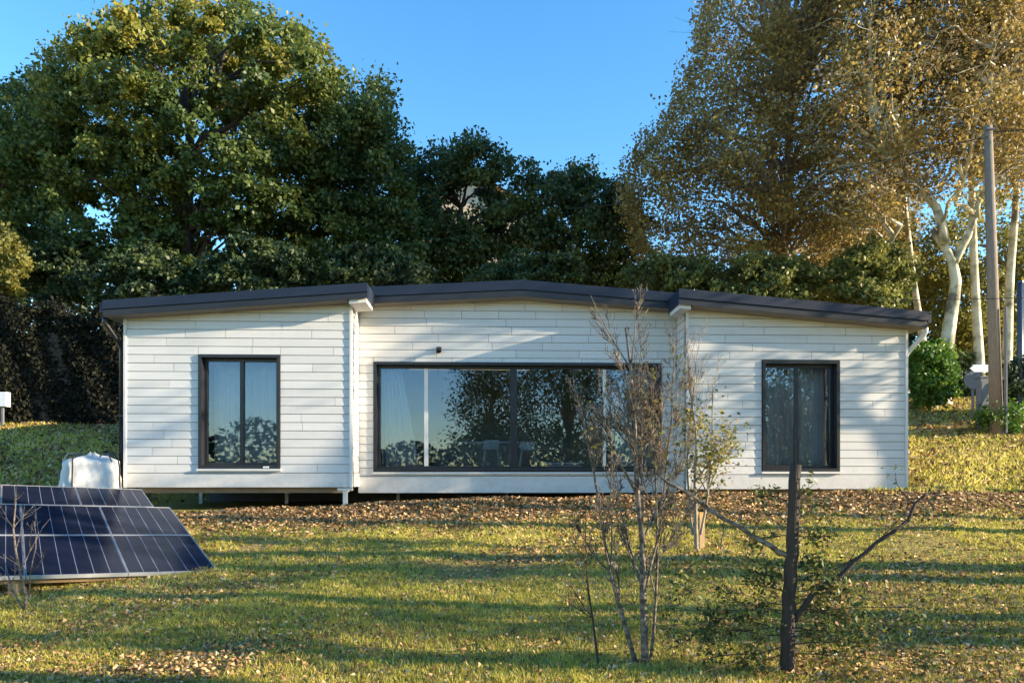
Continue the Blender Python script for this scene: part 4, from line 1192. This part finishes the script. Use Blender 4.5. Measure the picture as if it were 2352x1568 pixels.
# ------------------------------------------------------------------ grass and fallen leaves
def patch(X, Y):
    return 0.5 + 0.22 * np.sin(X * 0.9 + 1.3 * np.sin(Y * 0.7)) + 0.18 * np.sin(Y * 1.9 + 1.1 * np.sin(X * 0.8 + 2)) + 0.12 * np.sin(X * 2.7 - Y * 1.7)
def in_house(X, Y, m=0.0):
    u, v = house_uv(X, Y)
    side = ((u > -6.9 - m) & (u < -2.75)) | ((u > 3.05) & (u < 7.25 + m))
    return (side & (v > -0.05) & (v < 7)) | ((u > -3) & (u < 3.3) & (v > 0.65) & (v < 7))
def blades(N, y0, y1, h0, h1, w0, keep=None):
    Y = y0 * (y1 / y0) ** rng.uniform(0, 1, N)
    X = rng.uniform(-1, 1, N) * (0.78 * Y + 0.5)
    ok = ~in_house(X, Y)
    pt_ = patch(X, Y)
    bank = np.exp(-((Y - 12.0) / 0.9) ** 2) * smooth(-6.5, -4, X) * (1 - smooth(4, 8, X))
    ok &= rng.uniform(0, 1, N) < np.clip(0.30 + 0.9 * pt_ - 0.75 * bank, 0.12, 1)
    if keep is not None: ok &= keep(X, Y)
    X, Y, pt_ = X[ok], Y[ok], pt_[ok]
    n = len(X)
    Z = ground_z(X, Y)
    sc = np.clip(Y / 6, 0.8, 2.2)
    h = rng.uniform(h0, h1, n) * (0.6 + 0.6 * pt_); w = w0 * sc * rng.uniform(.6, 1.3, n)
    a = rng.uniform(0, math.pi, n); lx = rng.normal(0, .55, n) * h; ly = rng.normal(0, .55, n) * h
    V = np.empty((n, 3, 3))
    V[:, 0] = np.stack([X - np.cos(a) * w, Y - np.sin(a) * w, Z - .004], 1)
    V[:, 1] = np.stack([X + np.cos(a) * w, Y + np.sin(a) * w, Z - .004], 1)
    V[:, 2] = np.stack([X + lx, Y + ly, Z + h], 1)
    fine = 0.5 + 0.5 * np.sin(X * 9 + 3 * np.sin(Y * 7)) * np.sin(Y * 11 + 2 * np.sin(X * 5))
    tint = np.clip(0.02 + 0.50 * pt_ + 0.40 * fine + rng.normal(0, .24, n), 0, 1)
    return V.reshape(-1, 3), tint
V1, t1 = blades(330000, 3.9, 13.6, 0.015, 0.045, 0.0065)
V2, t2 = blades(90000, 12.5, 24, 0.05, 0.12, 0.012, lambda X, Y: (np.abs(X / Y + 0.0) > 0.5))
def tufts(n, y0, y1):
    Y = y0 * (y1 / y0) ** rng.uniform(0, 1, n); X = rng.uniform(-1, 1, n) * (0.78 * Y + .5)
    k = ~in_house(X, Y) & (patch(X * 1.3 + 4, Y * 1.2) > .42) & ((Y < 10.8) | (X < -6.5) | (X > 7.5))
    X, Y = X[k], Y[k]; m = 9
    tb = np.repeat(np.clip(rng.normal(.5, .22, len(X)), 0, 1), m)
    X = np.repeat(X, m) + rng.normal(0, .03, len(X) * m); Y = np.repeat(Y, m) + rng.normal(0, .03, len(Y) * m)
    n_ = len(X); Z = ground_z(X, Y); h = rng.uniform(.02, .06, n_); a = rng.uniform(0, math.pi, n_); w = .005 * np.clip(Y / 6, .8, 2)
    V = np.empty((n_, 3, 3))
    V[:, 0] = np.stack([X - np.cos(a) * w, Y - np.sin(a) * w, Z - .004], 1)
    V[:, 1] = np.stack([X + np.cos(a) * w, Y + np.sin(a) * w, Z - .004], 1)
    V[:, 2] = np.stack([X + rng.normal(0, .5, n_) * h, Y + rng.normal(0, .5, n_) * h, Z + h], 1)
    return V.reshape(-1, 3), np.clip(tb + rng.normal(0, .12, n_), 0, 1)
V3, t3 = tufts(16000, 3.9, 13.5)
gr = quads('grass', np.concatenate([V1, V2, V3]), np.concatenate([t1, t2, t3]), M['grass'], None, 3)
tag(gr, 'short yellow green autumn grass over the sloping lawn', 'grass', None, 'stuff')

def litter(N, y0, y1, size, dens):
    Y = y0 * (y1 / y0) ** rng.uniform(0, 1, N)
    X = rng.uniform(-1, 1, N) * (0.78 * Y + 0.5)
    ok = ~in_house(X, Y) & (rng.uniform(0, 1, N) < dens(X, Y))
    X, Y = X[ok], Y[ok]
    P = np.stack([X, Y, ground_z(X, Y) + rng.uniform(0.008, 0.035, len(X))], 1)
    return leaf_verts(P, size * rng.uniform(.5, 1.3, len(X)) * np.clip(Y / 8, .8, 1.6), 1.2, .75, .8)
def dens(X, Y):
    bank = np.exp(-((Y - 12.2) / 1.15) ** 2) * smooth(-6.5, -4.5, X) * (1 - smooth(8, 10, X))
    return np.clip(0.05 + 0.65 * np.clip(1 - patch(X + 3, Y * 1.1) - .32, 0, 1) ** 1.5 + 1.0 * bank + 0.26 * smooth(1.5, 4, X) * (1 - smooth(7, 9, Y)), 0, 1)
A_ = litter(190000, 3.9, 13.8, 0.046, dens)
B_ = litter(40000, 13, 26, 0.075, lambda X, Y: np.where(X / Y < -.5, 0.95, np.where(X / Y > .5, 0.6, 0.05)))
LV = np.concatenate([A_, B_])
lt = quads('fallen_leaves', LV, rng.uniform(0, 1, len(LV) // 4), M['litter'])
tag(lt, 'scattered brown fallen leaves on the lawn and bank', 'leaves', None, 'stuff')
